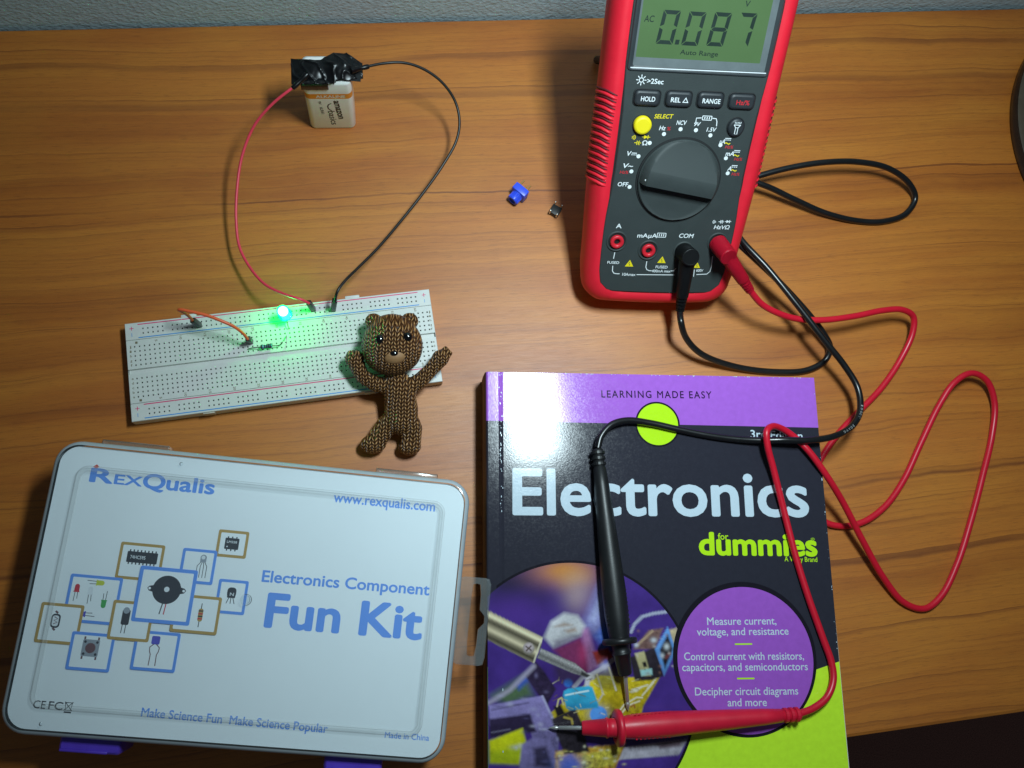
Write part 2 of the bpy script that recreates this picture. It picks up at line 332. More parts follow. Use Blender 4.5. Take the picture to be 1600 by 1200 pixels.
def led_lens():
    g = N('glowing green epoxy lens'); tr = g.n('ShaderNodeBsdfTransparent'); tr.inputs[0].default_value = (.32, 1, .5, 1)
    em = g.n('ShaderNodeEmission'); em.inputs[0].default_value = (.0, 1.0, .22, 1); em.inputs[1].default_value = 2.0
    ad = g.n('ShaderNodeAddShader'); g.l(tr.outputs[0], ad.inputs[0]); g.l(em.outputs[0], ad.inputs[1])
    gs = g.n('ShaderNodeBsdfGlossy'); gs.inputs['Roughness'].default_value = .08; mx = g.n('ShaderNodeMixShader'); mx.inputs[0].default_value = .06
    g.l(ad.outputs[0], mx.inputs[1]); g.l(gs.outputs[0], mx.inputs[2]); g.l(mx.outputs[0], g.out.inputs[0]); return g.mat
M = dict(
 wood=wood_mat(), wall=wall_mat(), edge=plain('dark desk edge band', srgb(92, 54, 28), .5),
 floor=plain('dark carpet', srgb(150, 104, 94), .95, var=.5, vscale=700, bump=.8, bscale=900),
 white_abs=plain('off white board plastic', srgb(208, 210, 206), .42, var=.03, bump=.06, bscale=1500),
 board_side=plain('board adhesive backing', srgb(205, 198, 182), .7), clip=plain('dark spring clip', srgb(14, 14, 15), .5, .2),
 red_ink=plain('red rail ink', srgb(214, 50, 110), .5), blue_ink=plain('blue rail ink', srgb(58, 138, 206), .5), grey_ink=plain('gold grey numbering ink', srgb(118, 108, 84), .6),
 red_rub=plain('red holster rubber', srgb(222, 30, 50), .52, var=.05, bump=.12, bscale=1400, spec=.4),
 cable_ink=plain('grey cable print', srgb(150, 152, 152), .6), rib_shade=plain('rib shade red', srgb(96, 10, 24), .7),
 panel=plain('dark slate panel plastic', srgb(50, 57, 57), .62, var=.05, bump=.25, bscale=1600, spec=.4), panel_lo=plain('gap', srgb(20, 22, 24), .7),
 bezel=plain('black bezel', srgb(50, 55, 58), .35, var=.04), bezel_in=plain('grey inner bezel', srgb(96, 104, 106), .4),
 lcd=plain('green lcd', srgb(80, 104, 66), .3, var=.03, vscale=40), seg=plain('lcd segment', srgb(30, 46, 40), .4), seg_faint=plain('lcd faint', srgb(52, 86, 60), .4),
 white_ink=plain('white print', srgb(226, 232, 234), .5, var=.02), yel=plain('yellow print', srgb(232, 212, 24), .5, var=.03), red_print=plain('red print', srgb(196, 40, 50), .5),
 black_btn=plain('black button rubber', srgb(38, 42, 46), .5, bump=.1), blackp=plain('black plastic', srgb(26, 27, 29), .42, bump=.15, bscale=1300), black_cab=plain('black pvc cable', srgb(20, 21, 23), .30, spec=.6, var=.05),
 red_cab=plain('red silicone cable', srgb(206, 22, 46), .36, spec=.5, var=.04), redp=plain('red probe plastic', srgb(212, 26, 54), .40, spec=.5, bump=.12, bscale=1200), jack_red=plain('red jack', srgb(204, 34, 48), .4),
 steel=plain('bright steel', srgb(206, 208, 206), .42, .75, var=.05), hole=plain('dark hole', srgb(8, 8, 9), .7),
 purple=cover_mat('purple cover print', srgb(166, 98, 206)), purple_c=cover_mat('purple circle print', srgb(158, 88, 194)), cover_black=cover_mat('black cover print', srgb(46, 46, 56)), green=cover_mat('lime cover print', srgb(200, 244, 54)), ring_black=cover_mat('black ring print', srgb(30, 28, 36)),
 title=cover_mat('pale title print', srgb(196, 212, 224), .02), lime=cover_mat('lime lettering', srgb(184, 232, 34), .02), ink=cover_mat('dark lettering', srgb(40, 26, 58), .02), paper=plain('page edges', srgb(226, 222, 208), .85, var=.1, vscale=900), spine=plain('shaded spine brown', srgb(70, 50, 40), .6, var=.3), photo=photo_mat(),
 sheet=plain('printed paper', srgb(240, 246, 248), .6, var=.015, vscale=30), kblue=plain('kit blue ink', srgb(98, 152, 236), .55, var=.03), ktan=plain('kit tan ink', srgb(182, 148, 84), .55, var=.03), kdark=plain('kit dark ink', srgb(44, 48, 60), .55), kgrey=plain('kit grey ink', srgb(150, 158, 168), .55),
 kred=plain('kit red ink', srgb(200, 50, 70), .5), kgreen=plain('kit green ink', srgb(70, 170, 90), .5), kyel=plain('kit yellow ink', srgb(200, 208, 70), .5), kpur=plain('kit purple ink', srgb(84, 84, 190), .5), kbrown=plain('kit brown ink', srgb(110, 76, 84), .5), kpale=plain('kit pale ink', srgb(226, 232, 236), .5), kflame=plain('kit flame red', srgb(220, 84, 70), .5),
 lid=clear_mat('clear lid plastic', .05), ridge=clear_mat('moulded lid ridge', .24, (.92, .95, .97, 1), .2, .22), lid_rim=plain('frosted rim plastic', srgb(172, 182, 188), .42, var=.05), tab=clear_mat('clear tab plastic', .10, (.88, .90, .92, 1), .14, 2.0), latch=plain('purple latch plastic', srgb(88, 60, 190), .35, coat=.3),
 bat=plain('battery wrap pale grey', srgb(232, 233, 230), .32, var=.03, coat=.3), bat_o=plain('battery orange band', srgb(226, 136, 30), .35), bat_k=plain('battery black ink', srgb(30, 28, 26), .4), tape=plain('black vinyl tape', srgb(13, 13, 15), .30, spec=.4, var=.1, bump=.06, bscale=300),
 wire_red=plain('thin red wire', srgb(226, 62, 84), .4), wire_black=plain('thin black wire', srgb(22, 22, 22), .38), wire_or=plain('thin orange wire', srgb(226, 96, 52), .4), housing=plain('black wire housing', srgb(30, 32, 32), .38),
 pot=plain('blue trimmer plastic', srgb(52, 84, 226), .38, var=.06), gold=plain('gilded pin', srgb(220, 190, 120), .3, 1.0), tact=plain('black switch', srgb(22, 23, 22), .5), tin=plain('tinned leg', srgb(214, 212, 204), .3, .9),
 res_body=plain('blue resistor body', srgb(72, 118, 140), .45), band=plain('resistor band', srgb(40, 34, 34), .5), lead=plain('tinned lead', srgb(150, 150, 146), .35, 1.0),
 led_core=emit_mat('lit led core', (.06, 1.0, .34, 1), 84.0), led=led_lens(), led_rim=plain('green led rim', srgb(120, 220, 170), .3),
 knit=knit_mat(), muzzle=plain('pale brown muzzle', srgb(150, 112, 74), .55, bump=.9, bscale=500), bead=plain('black bead', srgb(10, 10, 12), .08, coat=.6), disc=plain('dark bronze enamel', srgb(76, 66, 54), .34, var=.12), disc_rim=plain('black rim', srgb(24, 22, 22), .3),
)
WF = Frame((0, 0, 0), (1, 0, 0), (0, 1, 0), (0, 0, 1))

# ------------------------------------------------------------------ desk, wall, floor
DY0, DY1 = -109.2, 339.0
d = MB(); nx, prof = 2, [(DY0 + 1.2, -26), (DY0, -24.5), (DY0, -2.5), (DY0 + .6, -.7), (DY0 + 2.2, 0), (DY1 - .8, 0), (DY1, -.8), (DY1, -26)]
vs = [(x, y, z) for x in (-700, 900) for y, z in prof]; n = len(prof)
d.add(vs, [[i, i + n, i + n + 1, i + 1] for i in range(n - 1)] + [[0, n - 1, 2*n - 1, n]], M['wood'])
d.add(vs, [list(range(n))[::-1], list(range(n, 2*n))], M['edge'])
tag(d.build('desk'), 'orange brown wood grain desk top that everything lies on', 'desk')
d = MB(); d.box(WF, -1500, DY1 + 2.0, -740, 1700, DY1 + 60, 900, M['wall'])
tag(d.build('wall'), 'pale blue grey wall with bumpy paint behind the desk', 'wall')
d = MB(); d.box(WF, -1500, -900, -760, 1700, DY1 + 62, -740, M['floor'])
o = d.build('floor'); o['kind'] = 'structure'

# dark round base at the right edge
t = thing('lamp_base', 'dark round disc base with thin black rim at right desk edge', 'lamp base', (526, 231, 0))
F = Frame((526, 231, 0), (1, 0, 0), (0, 1, 0), (0, 0, 1))
d = MB(); d.lathe(F, [(106, 0), (108, 1.5), (108.5, 6), (107.6, 8.5)], M['disc_rim'], 128, cap0=True); d.build('rim', t)
d = MB(); d.lathe(F, [(107.4, 8.5), (105.5, 9.6), (60, 12), (20, 14)], M['disc'], 128, cap1=True); d.build('top_plate', t)

# ------------------------------------------------------------------ battery with tape
BF = flat(-33.4, 268.3, -1.9, 0); BF = Frame(BF.o, BF.u, -BF.v, BF.n, 1)      # u right, v away, n up
bat = thing('battery', 'white and orange nine volt battery standing upright with black tape on top', 'battery', BF.w(13.2, 8.7, 0))
def bro(i, r): return rrect(i, i, 26.5 - i, 17.5 - i, r - i * .5, 6)
d = MB(); d.loft(BF, [(bro(1.4, 3.4), 0), (bro(.3, 3.2), .5), (bro(0, 3.2), 1.6), (bro(0, 3.2), 33.2)], M['bat'], cap0=True, cap1=False)
d.loft(BF, [(bro(0, 3.2), 33.2), (bro(0, 3.2), 38.2)], M['bat_o'], cap1=False)
d.loft(BF, [(bro(0, 3.2), 38.2), (bro(0, 3.2), 46.6), (bro(.3, 3.2), 47.7), (bro(1.4, 3.4), 48.4)], M['bat'])
d.build('case', bat)
BV = Frame(BF.w(0, 0, 0), BF.u, BF.n, -BF.v, 1)                                 # front face: u right, v up
d = MB(); z = .06
d.text(BV, 'ALKALINE', (6.4, 34.4), (22.4, 34.4), 2.5, z, M['bat'], 1.3)
d.text(BV, 'amazon', (15.6, 31.0), (17.2, 11.5), 3.9, z, M['bat_k'], 1.9)       # reads downwards
d.text(BV, 'basics', (11.6, 20.0), (12.6, 5.0), 3.9, z, M['bat_k'], .7)
d.line(BV, [(14.2, 28.5), (12.6, 27.3), (12.0, 25.4), (12.1, 23.2), (13.2, 21.2), (14.0, 20.6)], .7, z, M['bat_k'])
d.text(BV, '9V', (7.0, 30.6), (7.2, 27.4), 1.7, z, M['bat_k'], 1); d.text(BV, '6LR61', (7.4, 24.4), (7.9, 17.2), 1.7, z, M['bat_k'], 1)
d.build('lettering', bat)
# crumpled tape: a wrinkled sheet over the terminals with free flaps
d = MB(); nu, nv = 60, 36; g0 = []
for j in range(nv + 1):
    for i in range(nu + 1):
        a = i / nu; b = j / nv
        u = -5.5 + 38.5 * a; lo = -0.6 + 1.6 * (a > .62) ; hi = 13.6 + 4.2 * max(0, min(1, (a - .42) / .16)) - 4.5 * max(0, (a - .78) / .22)
        if a > .80: lo += 3.2 * (a - .80) / .2
        v = lo + (hi - lo) * b
        z = 48.9
        for tx, ty, r, h in ((7.0, 8.0, 4.8, 2.6), (20.5, 8.8, 6.4, 4.6)):
            q = sqrt((u - tx)**2 + (v - ty)**2) / r; z += h / (1 + math.exp((q - 1) * 3.6))
        over = max(0, -u, u - 26.5); z -= over * .35
        nn = mnoise.fractal(Vector((u * .10, v * .13, 3.1)), 1, 2, 2); z += .55 * abs(nn)
        rd = 1 - abs(mnoise.noise(Vector((u * .13 + v * .10, v * .12 - u * .05, 9.0)))) * 2; z += 1.1 * max(0, rd) ** 5
        v += .25 * mnoise.noise(Vector((u * .2, b * 3, 1)))
        if u < 4: v += (4 - u) * (.10 + .16 * b)
        g0.append(BF.w(u, v, max(z, 48.6) if 0 < u < 26.5 else z))
d.add(g0, [[j*(nu+1)+i, j*(nu+1)+i+1, (j+1)*(nu+1)+i+1, (j+1)*(nu+1)+i] for j in range(nv) for i in range(nu)], M['tape'], True)
# strip folded down the front left, flap to the right
st = []
for i in range(17):
    for j, (dy, dz) in enumerate(((2.5, 49.6), (.2, 49.3), (-.55, 48.3), (-.5, 46.2), (-.4, 43.4))):
        st.append(BF.w(-.6 + 14.6 * i / 16, dy - .25 * abs(mnoise.noise(Vector((i * .5, j, 2)))), dz + .35 * mnoise.noise(Vector((i * .4, j * .7, 5)))))
d.add(st, [[i*5+j, (i+1)*5+j, (i+1)*5+j+1, i*5+j+1] for i in range(16) for j in range(4)], M['tape'], True)
fl = [BF.w(*q) for q in ((25, 1.2, 49.6), (31.6, 1.8, 47.6), (32.2, 9.5, 48.6), (25.5, 9, 50.4))]
d.add(fl + [p + Vector((0, 0, -.25)) for p in fl], [[0, 1, 2, 3], [7, 6, 5, 4], [0, 4, 5, 1], [1, 5, 6, 2], [2, 6, 7, 3], [3, 7, 4, 0]], M['tape'])
tp = d.build('tape_wrap', bat)
md = tp.modifiers.new('s', 'SOLIDIFY'); md.thickness = .0002; md.offset = -1

# ------------------------------------------------------------------ breadboard
DBF = flat(-138.01, 152.13, 2.983, 0)
BRW, BRH, BRZ = 165.1, 53.9, 8.6
bb = thing('breadboard', 'long white solderless breadboard with red and blue rail lines, under the green light', 'breadboard', DBF.w(82, 27, 0))
PX = 2.554; X0 = 4.03; HW = .46
rows = [13.24, 15.80, 18.36, 20.91, 23.46, 30.91, 33.44, 35.96, 38.48, 40.98]; rails = [3.45, 6.02, 48.2, 50.75]
cols = [X0 + PX * k for k in range(63)]; rcols = [9.0 + PX * (6 * g_ + k) for g_ in range(10) for k in range(5)]
wells = {}
for yy in rows:
    for xx in cols: wells[(round(xx, 3), yy)] = 1
ys = sorted({0.0, BRH, 25.6, 28.2, 9.25, 9.6, 44.3, 44.65} | {y_ + s_ * HW for y_ in rows + rails for s_ in (-1, 1)})
def grid_strip(mb, y0, y1, xs, hole):
    """one strip of the stepped top between y0 and y1"""
    for a, b in zip(xs[:-1], xs[1:]):
        if hole((a + b) / 2):
            zb = BRZ - 3.2; q = [(a, y0), (b, y0), (b, y1), (a, y1)]; i_ = .16
            qi = [(a + i_, y0 + i_), (b - i_, y0 + i_), (b - i_, y1 - i_), (a + i_, y1 - i_)]
            top = [DBF.w(x, y, BRZ) for x, y in q]; mid = [DBF.w(x, y, BRZ - .35) for x, y in qi]; bot = [DBF.w(x, y, zb) for x, y in qi]
            mb.add(top + mid, [[k, (k+1) % 4, 4+(k+1) % 4, 4+k] for k in range(4)], M['white_abs'])
            mb.add(mid + bot, [[k, (k+1) % 4, 4+(k+1) % 4, 4+k] for k in range(4)], M['clip']); mb.add(bot, [[0, 1, 2, 3]], M['clip'])
        else: mb.add([DBF.w(a, y0, BRZ), DBF.w(b, y0, BRZ), DBF.w(b, y1, BRZ), DBF.w(a, y1, BRZ)], [[0, 1, 2, 3]], M['white_abs'])
d = MB()
for y0, y1 in zip(ys[:-1], ys[1:]):
    ym = (y0 + y1) / 2
    low = 1.9 if 25.6 <= ym <= 28.2 else (.8 if 9.25 <= ym <= 9.6 or 44.3 <= ym <= 44.65 else 0)
    hc = cols if any(abs(ym - r) < .1 for r in rows) else (rcols if any(abs(ym - r) < .1 for r in rails) else None)
    if low:
        zl = BRZ - low
        q = lambda y, z: [DBF.w(0, y, z), DBF.w(BRW, y, z)]
        a, b, c_, e = q(y0, BRZ), q(y0 + .15 * (low > 1), zl), q(y1 - .15 * (low > 1), zl), q(y1, BRZ)
        d.add(a + b + c_ + e, [[0, 1, 3, 2], [2, 3, 5, 4], [4, 5, 7, 6]], M['white_abs'])
    elif hc:
        xs = sorted([0, BRW] + [x + s_ * HW for x in hc for s_ in (-1, 1)]); hs = np.array(hc)
        grid_strip(d, y0, y1, xs, lambda m_: np.min(np.abs(hs - m_)) < .3)
    else: grid_strip(d, y0, y1, [0, BRW], lambda m_: False)
# sides with a slight bevel and the notches along the front edge
def bo(i): return [(-i, -i), (BRW + i, -i), (BRW + i, BRH + i), (-i, BRH + i)]
d.loft(DBF, [(bo(0), BRZ), (bo(.25), BRZ - .35), (bo(.3), 1.2)], M['white_abs'], smooth=False, cap1=False)
for nxp in (36, 122): d.box(DBF, nxp, BRH + .28, 2.5, nxp + 6, BRH + .9, BRZ - .8, M['board_side'], .2)
for nxp in (29, 118): d.box(DBF, nxp, -2.0, 1.4, nxp + 8, .2, BRZ - 1.0, M['white_abs'], .3)
d.build('body', bb)
d = MB(); d.box(DBF, -.1, -.1, .02, BRW + .1, BRH + .1, 1.2, M['board_side']); d.build('backing', bb)
d = MB()
for yy, m_ in ((.95, 'red_ink'), (8.4, 'blue_ink'), (45.45, 'red_ink'), (52.9, 'blue_ink')):
    d.box(DBF, 6.5, yy - .26, BRZ + .01, 158.6, yy + .26, BRZ + .05, M[m_])
for yy in (2.9, 47.3):
    for xx in (3.2, 161.9):
        d.box(DBF, xx - 1.1, yy - .17, BRZ + .01, xx + 1.1, yy + .17, BRZ + .05, M['red_ink']); d.box(DBF, xx - .17, yy - 1.1, BRZ + .01, xx + .17, yy + 1.1, BRZ + .055, M['red_ink'])
        d.box(DBF, xx - .14, yy + 2.6, BRZ + .01, xx + .14, yy + 4.6, BRZ + .05, M['blue_ink'])
d.build('rail_lines', bb)
d = MB()
for k in [1] + list(range(5, 61, 5)):
    x = cols[k - 1]
    for yy in (11.2, 43.2):
        d.text(DBF, str(k), (x + .55, yy - .9 * len(str(k)) / 2 - .2), (x + .55, yy + .9 * len(str(k)) / 2 - .1), 1.25, BRZ + .03, M['grey_ink'], 1)
for yy, ch in zip(rows, 'jihgfedcba'):
    for x in (1.9, 163.6): d.text(DBF, ch, (x - .4, yy + .5), (x + .5, yy + .5), 1.3, BRZ + .03, M['grey_ink'], 1)
d.build('numbering', bb)

# ------------------------------------------------------------------ jumper wires, led, resistor
def housing(mb, base, top, w_=1.35, L=None):
    base, top = Vector(base), Vector(top); F_ = frame_dir(base, top - base, (1, 0, 0)); L = (top - base).length
    mb.box(F_, -w_, -w_, 0, w_, w_, L, M['housing'], .3)
    return F_
def pin(mb, F_): mb.box(F_, -.3, -.3, -5.0, .3, .3, .1, M['gold'])
def jumper(name, label, wire_mat, pts, plugs, rw=.78, cat='jumper wire', sleeve=None):
    t_ = thing(name, label, cat, P(*plugs[0][0]))
    mb = MB(); mb.tube([P(*p) for p in pts], rw, wire_mat, 10); mb.build('wire', t_)
    for b_, tp_ in plugs:
        mb = MB(); F_ = housing(mb, P(*b_), P(*tp_)); h = mb.build('plug_housing', t_)
        mb = MB(); pin(mb, F_); mb.build('pin', h)
    if sleeve:
        mb = MB(); mb.tube([P(*p) for p in sleeve], lambda q: 1.7 - .5 * q + .15 * sin(q * 9), M['tape'], 10); mb.build('tape_sleeve', t_)
    return t_
jumper('jumper_wire', 'thin red wire curving from the taped battery to the breadboard rail', M['wire_red'],
       [(474, 124, 51), (466, 131, 50), (452, 141, 49), (425, 163, 44), (397, 197, 36), (378, 245, 28), (370, 300, 22), (369, 345, 18), (374, 385, 16), (390, 417, 17), (415, 445, 21), (445, 460, 25), (470, 468, 26), (483, 474, 22)],
       [((490, 484, 8.7), (482, 472.5, 21))], sleeve=[(480, 116, 52), (470, 126, 51), (457, 138, 49.5)])
jumper('jumper_wire', 'thin black wire looping from the taped battery down to the breadboard', M['wire_black'],
       [(560, 108, 51), (574, 104, 50), (600, 99, 48), (630, 98, 46), (660, 107, 42), (690, 128, 36), (711, 158, 29), (718, 190, 24), (713, 220, 20), (692, 258, 16), (660, 303, 14), (625, 347, 14), (590, 388, 17), (560, 418, 21), (538, 440, 25), (527, 456, 26), (523, 472, 22)],
       [((520.5, 484, 8.7), (523, 469, 22))], sleeve=[(548, 111, 53), (562, 107, 51), (576, 104, 50)])
jumper('jumper_wire', 'short orange wire bent over between two holes left of the green light', M['wire_or'],
       [(301, 501, 19), (294, 493, 24), (285, 487, 28.5), (279.5, 484.3, 30.5), (282, 483.8, 31.2), (294, 486, 31.3), (322, 492.5, 30.5), (345, 501, 29), (366, 510.5, 26), (380, 521, 22), (387, 530, 17.5)],
       [((312, 508.5, 8.7), (300.5, 500, 19.5)), ((392, 534, 8.7), (387, 529, 18))], .85)
LB = P(446, 492, 16.5)
led = thing('led', 'glowing green LED standing in the breadboard top rail', 'LED', (LB.x, LB.y, 8.6))
F = frame_dir(LB, (-.12, .1, 1), (0, 1, 0)); F = Frame(F.w(0, 0, 0), F.u * 1.32, F.v * 1.32, F.n * 1.1)
d = MB(); d.lathe(F, [(2.5, 1.0), (2.5, 5.2)] + [(2.5 * cos(a), 5.2 + 2.5 * sin(a)) for a in np.linspace(.15, 1.56, 8)], M['led'], 28, cap0=True, cap1=True); dome = d.build('dome', led)
d = MB(); d.lathe(F, [(2.05 * cos(a), 4.6 + 2.5 * sin(a)) for a in np.linspace(-1.5, 1.5, 14)], M['led_core'], 24, cap0=True, cap1=True); d.build('glowing_core', dome)
d = MB(); d.lathe(F, [(2.5, 0), (2.95, 0), (2.95, 1.0), (2.5, 1.0)], M['led'], 28, cap0=True); d.build('flange', led)
for a, hx, hy in ((-1.27, 85.6, 6.02), (1.27, 85.6, 13.24)):
    d = MB(); e = DBF.w(hx, hy, 5.5); d.tube([F.w(0, -a * .9, 0), F.w(0, -a, -2), DBF.w(hx, hy, 11), e], .25, M['lead'], 8); d.build('lead', led)
rs = thing('resistor', 'tiny blue striped resistor lying across the breadboard holes', 'resistor', P(416, 541, 8.6))
A, B = P(406.5, 542.5, 11.3), P(425.5, 540, 11.3); F = frame_dir(A, B - A); L = (B - A).length
d = MB(); d.lathe(F, [(.2, 0), (1.0, .25), (1.25, .9), (1.2, 1.6), (.95, 2.1), (.95, L-2.1), (1.2, L-1.6), (1.25, L-.9), (1.0, L-.25), (.2, L)], M['res_body'], 16, cap0=True, cap1=True); d.build('body', rs)
d = MB()
for q in (.9, 2.5, 3.6, 4.7, L - .95): d.lathe(F, [(1.0 if 2 < q < L-2 else 1.28, q - .3), (1.0 if 2 < q < L-2 else 1.28, q + .3)], M['band'], 16)
d.build('bands', rs)
d = MB(); d.tube([F.w(0, 0, .1), P(398, 543.2, 11), P(388.5, 545, 9.8), P(386.5, 546.3, 6)], .28, M['lead'], 8); d.build('lead', rs)
d = MB(); d.tube([F.w(0, 0, L - .1), P(434, 540, 11.3), P(441, 536, 12), P(446.5, 527, 11), P(448, 523.5, 6)], .28, M['lead'], 8); d.build('lead', rs)

# ------------------------------------------------------------------ multimeter, leaning back on its stand
my, mt = radians(-5.163), radians(45.14)
u = Vector((cos(my), sin(my), 0)); v0 = Vector((-sin(my), cos(my), 0)); zz = Vector((0, 0, 1))
vv = v0 * cos(mt) + zz * sin(mt); nn = zz * cos(mt) - v0 * sin(mt)
MF = Frame(Vector((156.65, 155.48, 3.04)) + nn * 22.7, u, vv, nn, 1)              # origin on the front face, v up the face
dm = thing('multimeter', 'red and dark grey digital multimeter leaning back on its stand, showing 0.087', 'multimeter', MF.w(0, 4, -34))
def hold(ins, n_=10):
    def hw(v): return float(np.interp(v, [-2, 12, 30, 47, 82, 115, 150, 184], [43.2, 43.9, 44.4, 45.2, 46.6, 46.3, 46.6, 46.6]))
    pts = []; r = 13.0; b, t_ = -1.6 + ins, 184.0 - ins
    for a in np.linspace(-90, 0, n_): pts.append((hw(0) - ins - r + r * cos(radians(a)), b + r + r * sin(radians(a)) - 1.2 * max(0, (-a - 60) / 30) * 0))
    for v in np.linspace(b + r + 4, t_ - r - 4, 24): pts.append((hw(v) - ins, v))
    for a in np.linspace(0, 90, n_): pts.append((hw(180) - ins - r + r * cos(radians(a)), t_ - r + r * sin(radians(a))))
    left = [(-x, y) for x, y in reversed(pts)]
    # bottom edge bows slightly outwards
    bow = [(x, b - 1.0 * (1 - (x / 31) ** 2)) for x in np.linspace(-28, 28, 9)]
    return pts + left + bow
def panel_o(off=0.0):
    R_ = [(9.0, 30.5), (13, 34.6), (20, 36.0), (32, 36.4), (44, 36.5), (52, 36.3), (64, 35.4), (76, 34.8), (92, 34.8), (108, 35.1), (120, 36.0), (132, 36.7), (146, 36.9), (160, 36.9), (172, 36.4), (176, 34)]
    pts = [(x + off, y) for y, x in R_]
    bot = [(x, 8.0 - off - .7 * (1 - (x / 30) ** 2)) for x in np.linspace(-27, 27, 9)]
    return pts + [(-x, y) for x, y in reversed(pts)] + bot
d = MB(); d.loft(MF, [(hold(9), -34.3), (hold(4.5), -32), (hold(1.6), -24), (hold(.3), -16), (hold(0), -11), (hold(.7), -6), (hold(2.4), -2.6), (hold(4.6), -.6), (hold(6.4), .1), (hold(8.3), -.1), (hold(11), -1.2)], M['red_rub'], cap0=True)
for sgn in (-1, 1):          # grip ribs moulded into both flanks
    for k in range(14):
        v = 70 + 3.45 * k; s_ = 1 - abs(k - 6.5) / 16
        if sgn < 0: pts = [(-46.3, v - 1.4, -17), (-46.5, v - .5, -12), (-45.6, v + .3, -6.2), (-43.7, v + .4, -2.4), (-41.2 + (1 - s_), v - .6, -.35), (-39.5 + 2 * (1 - s_), v - 1.3, -.1)]
        else: pts = [(46.3, v - 1.4, -17), (46.5, v - .5, -12), (45.6, v + .3, -6.2), (44.0, v + .4, -2.7)]
        d.tube([MF.w(*p) for p in pts], lambda q: .95 * (1 - .5 * abs(2 * q - 1) ** 3), M['red_rub'], 8, n=4)
        d.tube([MF.w(x, y + 1.72, z_) for x, y, z_ in pts], lambda q: .62 * (1 - .5 * abs(2 * q - 1) ** 3), M['rib_shade'], 8, n=4)  # dark red strips paint in the shade between the ribs
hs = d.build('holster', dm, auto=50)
d = MB(); d.loft(MF, [(panel_o(.9), -.9), (panel_o(.5), -.85)], M['panel_lo'], cap1=True); d.build('seam', dm)
d = MB(); d.loft(MF, [(panel_o(.15), -1.0), (panel_o(.1), -.1), (panel_o(-.5), .18)], M['panel'], cap1=True); d.build('front_panel', dm)
# display window
dsp = MB(); wo = rrect(-34.8, 128.6, 35.2, 171, 1.2, 3); wi = rrect(-33.4, 130.2, 33.8, 170, .8, 3); wl = rrect(-32.4, 134.2, 30.6, 168, .4, 3)
dsp.loft(MF, [(rrect(-36.2, 127.6, 36.4, 172.6, 2, 3), .2), (rrect(-35.6, 128.1, 35.8, 172, 1.6, 3), 1.0), (wo, 1.0), (wi, .5)], M['bezel'], smooth=False, cap1=False)
dsp.loft(MF, [(wi, .5), (wl, .22)], M['bezel_in'], smooth=False, cap1=False)
dsp.line(MF, [(-34.4, 129.3), (34.6, 129.9)], .45, 1.04, M['kpale'])  # pale line paints the shine along the lower bezel edge
db = dsp.build('display', dm)
d = MB(); d.poly(MF, wl, .22, M['lcd']); lc = d.build('lcd_screen', db)
d = MB()
SEGS = {'0': 'abcdef', '8': 'abcdefg', '7': 'abc'}
def seg7(ch, px, py, W_, H_, t_):
    ul, vl = MF.loc(px, py); sl = .11
    def q(a, b): return (ul + a + b * sl, vl + b)
    h2 = H_ / 2; g_ = .28
    sh = dict(a=[(g_, H_), (W_-g_, H_), (W_-t_-g_*.3, H_-t_), (t_+g_*.3, H_-t_)], d=[(g_, 0), (W_-g_, 0), (W_-t_-g_*.3, t_), (t_+g_*.3, t_)],
              g=[(g_*1.5, h2), (t_*.8, h2+t_/2), (W_-t_*.8, h2+t_/2), (W_-g_*1.5, h2), (W_-t_*.8, h2-t_/2), (t_*.8, h2-t_/2)],
              f=[(0, H_-g_), (t_, H_-t_-g_*1.2), (t_, h2+t_/2+g_), (0, h2+g_)], e=[(0, g_), (t_, t_+g_*1.2), (t_, h2-t_/2-g_), (0, h2-g_)],
              b=[(W_, H_-g_), (W_-t_, H_-t_-g_*1.2), (W_-t_, h2+t_/2+g_), (W_, h2+g_)], c=[(W_, g_), (W_-t_, t_+g_*1.2), (W_-t_, h2-t_/2-g_), (W_, h2-g_)])
    for k in SEGS[ch]: d.poly(MF, [q(*p) for p in sh[k]], .27, M['seg'])
for ch, px, py in (('0', 1024, 68), ('0', 1063.5, 70.3), ('8', 1102.8, 71.2), ('7', 1142, 71.8)): seg7(ch, px, py, 8.4, 15.4, 1.8)
du, dv = MF.loc(1057.3, 69.3); d.poly(MF, [(du-1.1, dv), (du+.9, dv), (du+1.1, dv+2.2), (du-.9, dv+2.2)], .27, M['seg'])
def mtext(mb, s_, p0, p1, cap, m_, bold=1, z_=.24, shear=0.0): mb.text(MF, s_, MF.loc(*p0), MF.loc(*p1), cap, z_, M[m_], bold, shear)
mtext(d, 'AC', (1006, 33.5), (1021.5, 34.2), 2.9, 'seg', .8, .27, .1); mtext(d, 'V', (1164, 10.3), (1171.5, 10.5), 2.7, 'seg', .8, .27, .1); mtext(d, 'Auto Range', (1062, 84.5), (1121, 88), 2.2, 'seg', .8, .27)
d.build('digits', lc)
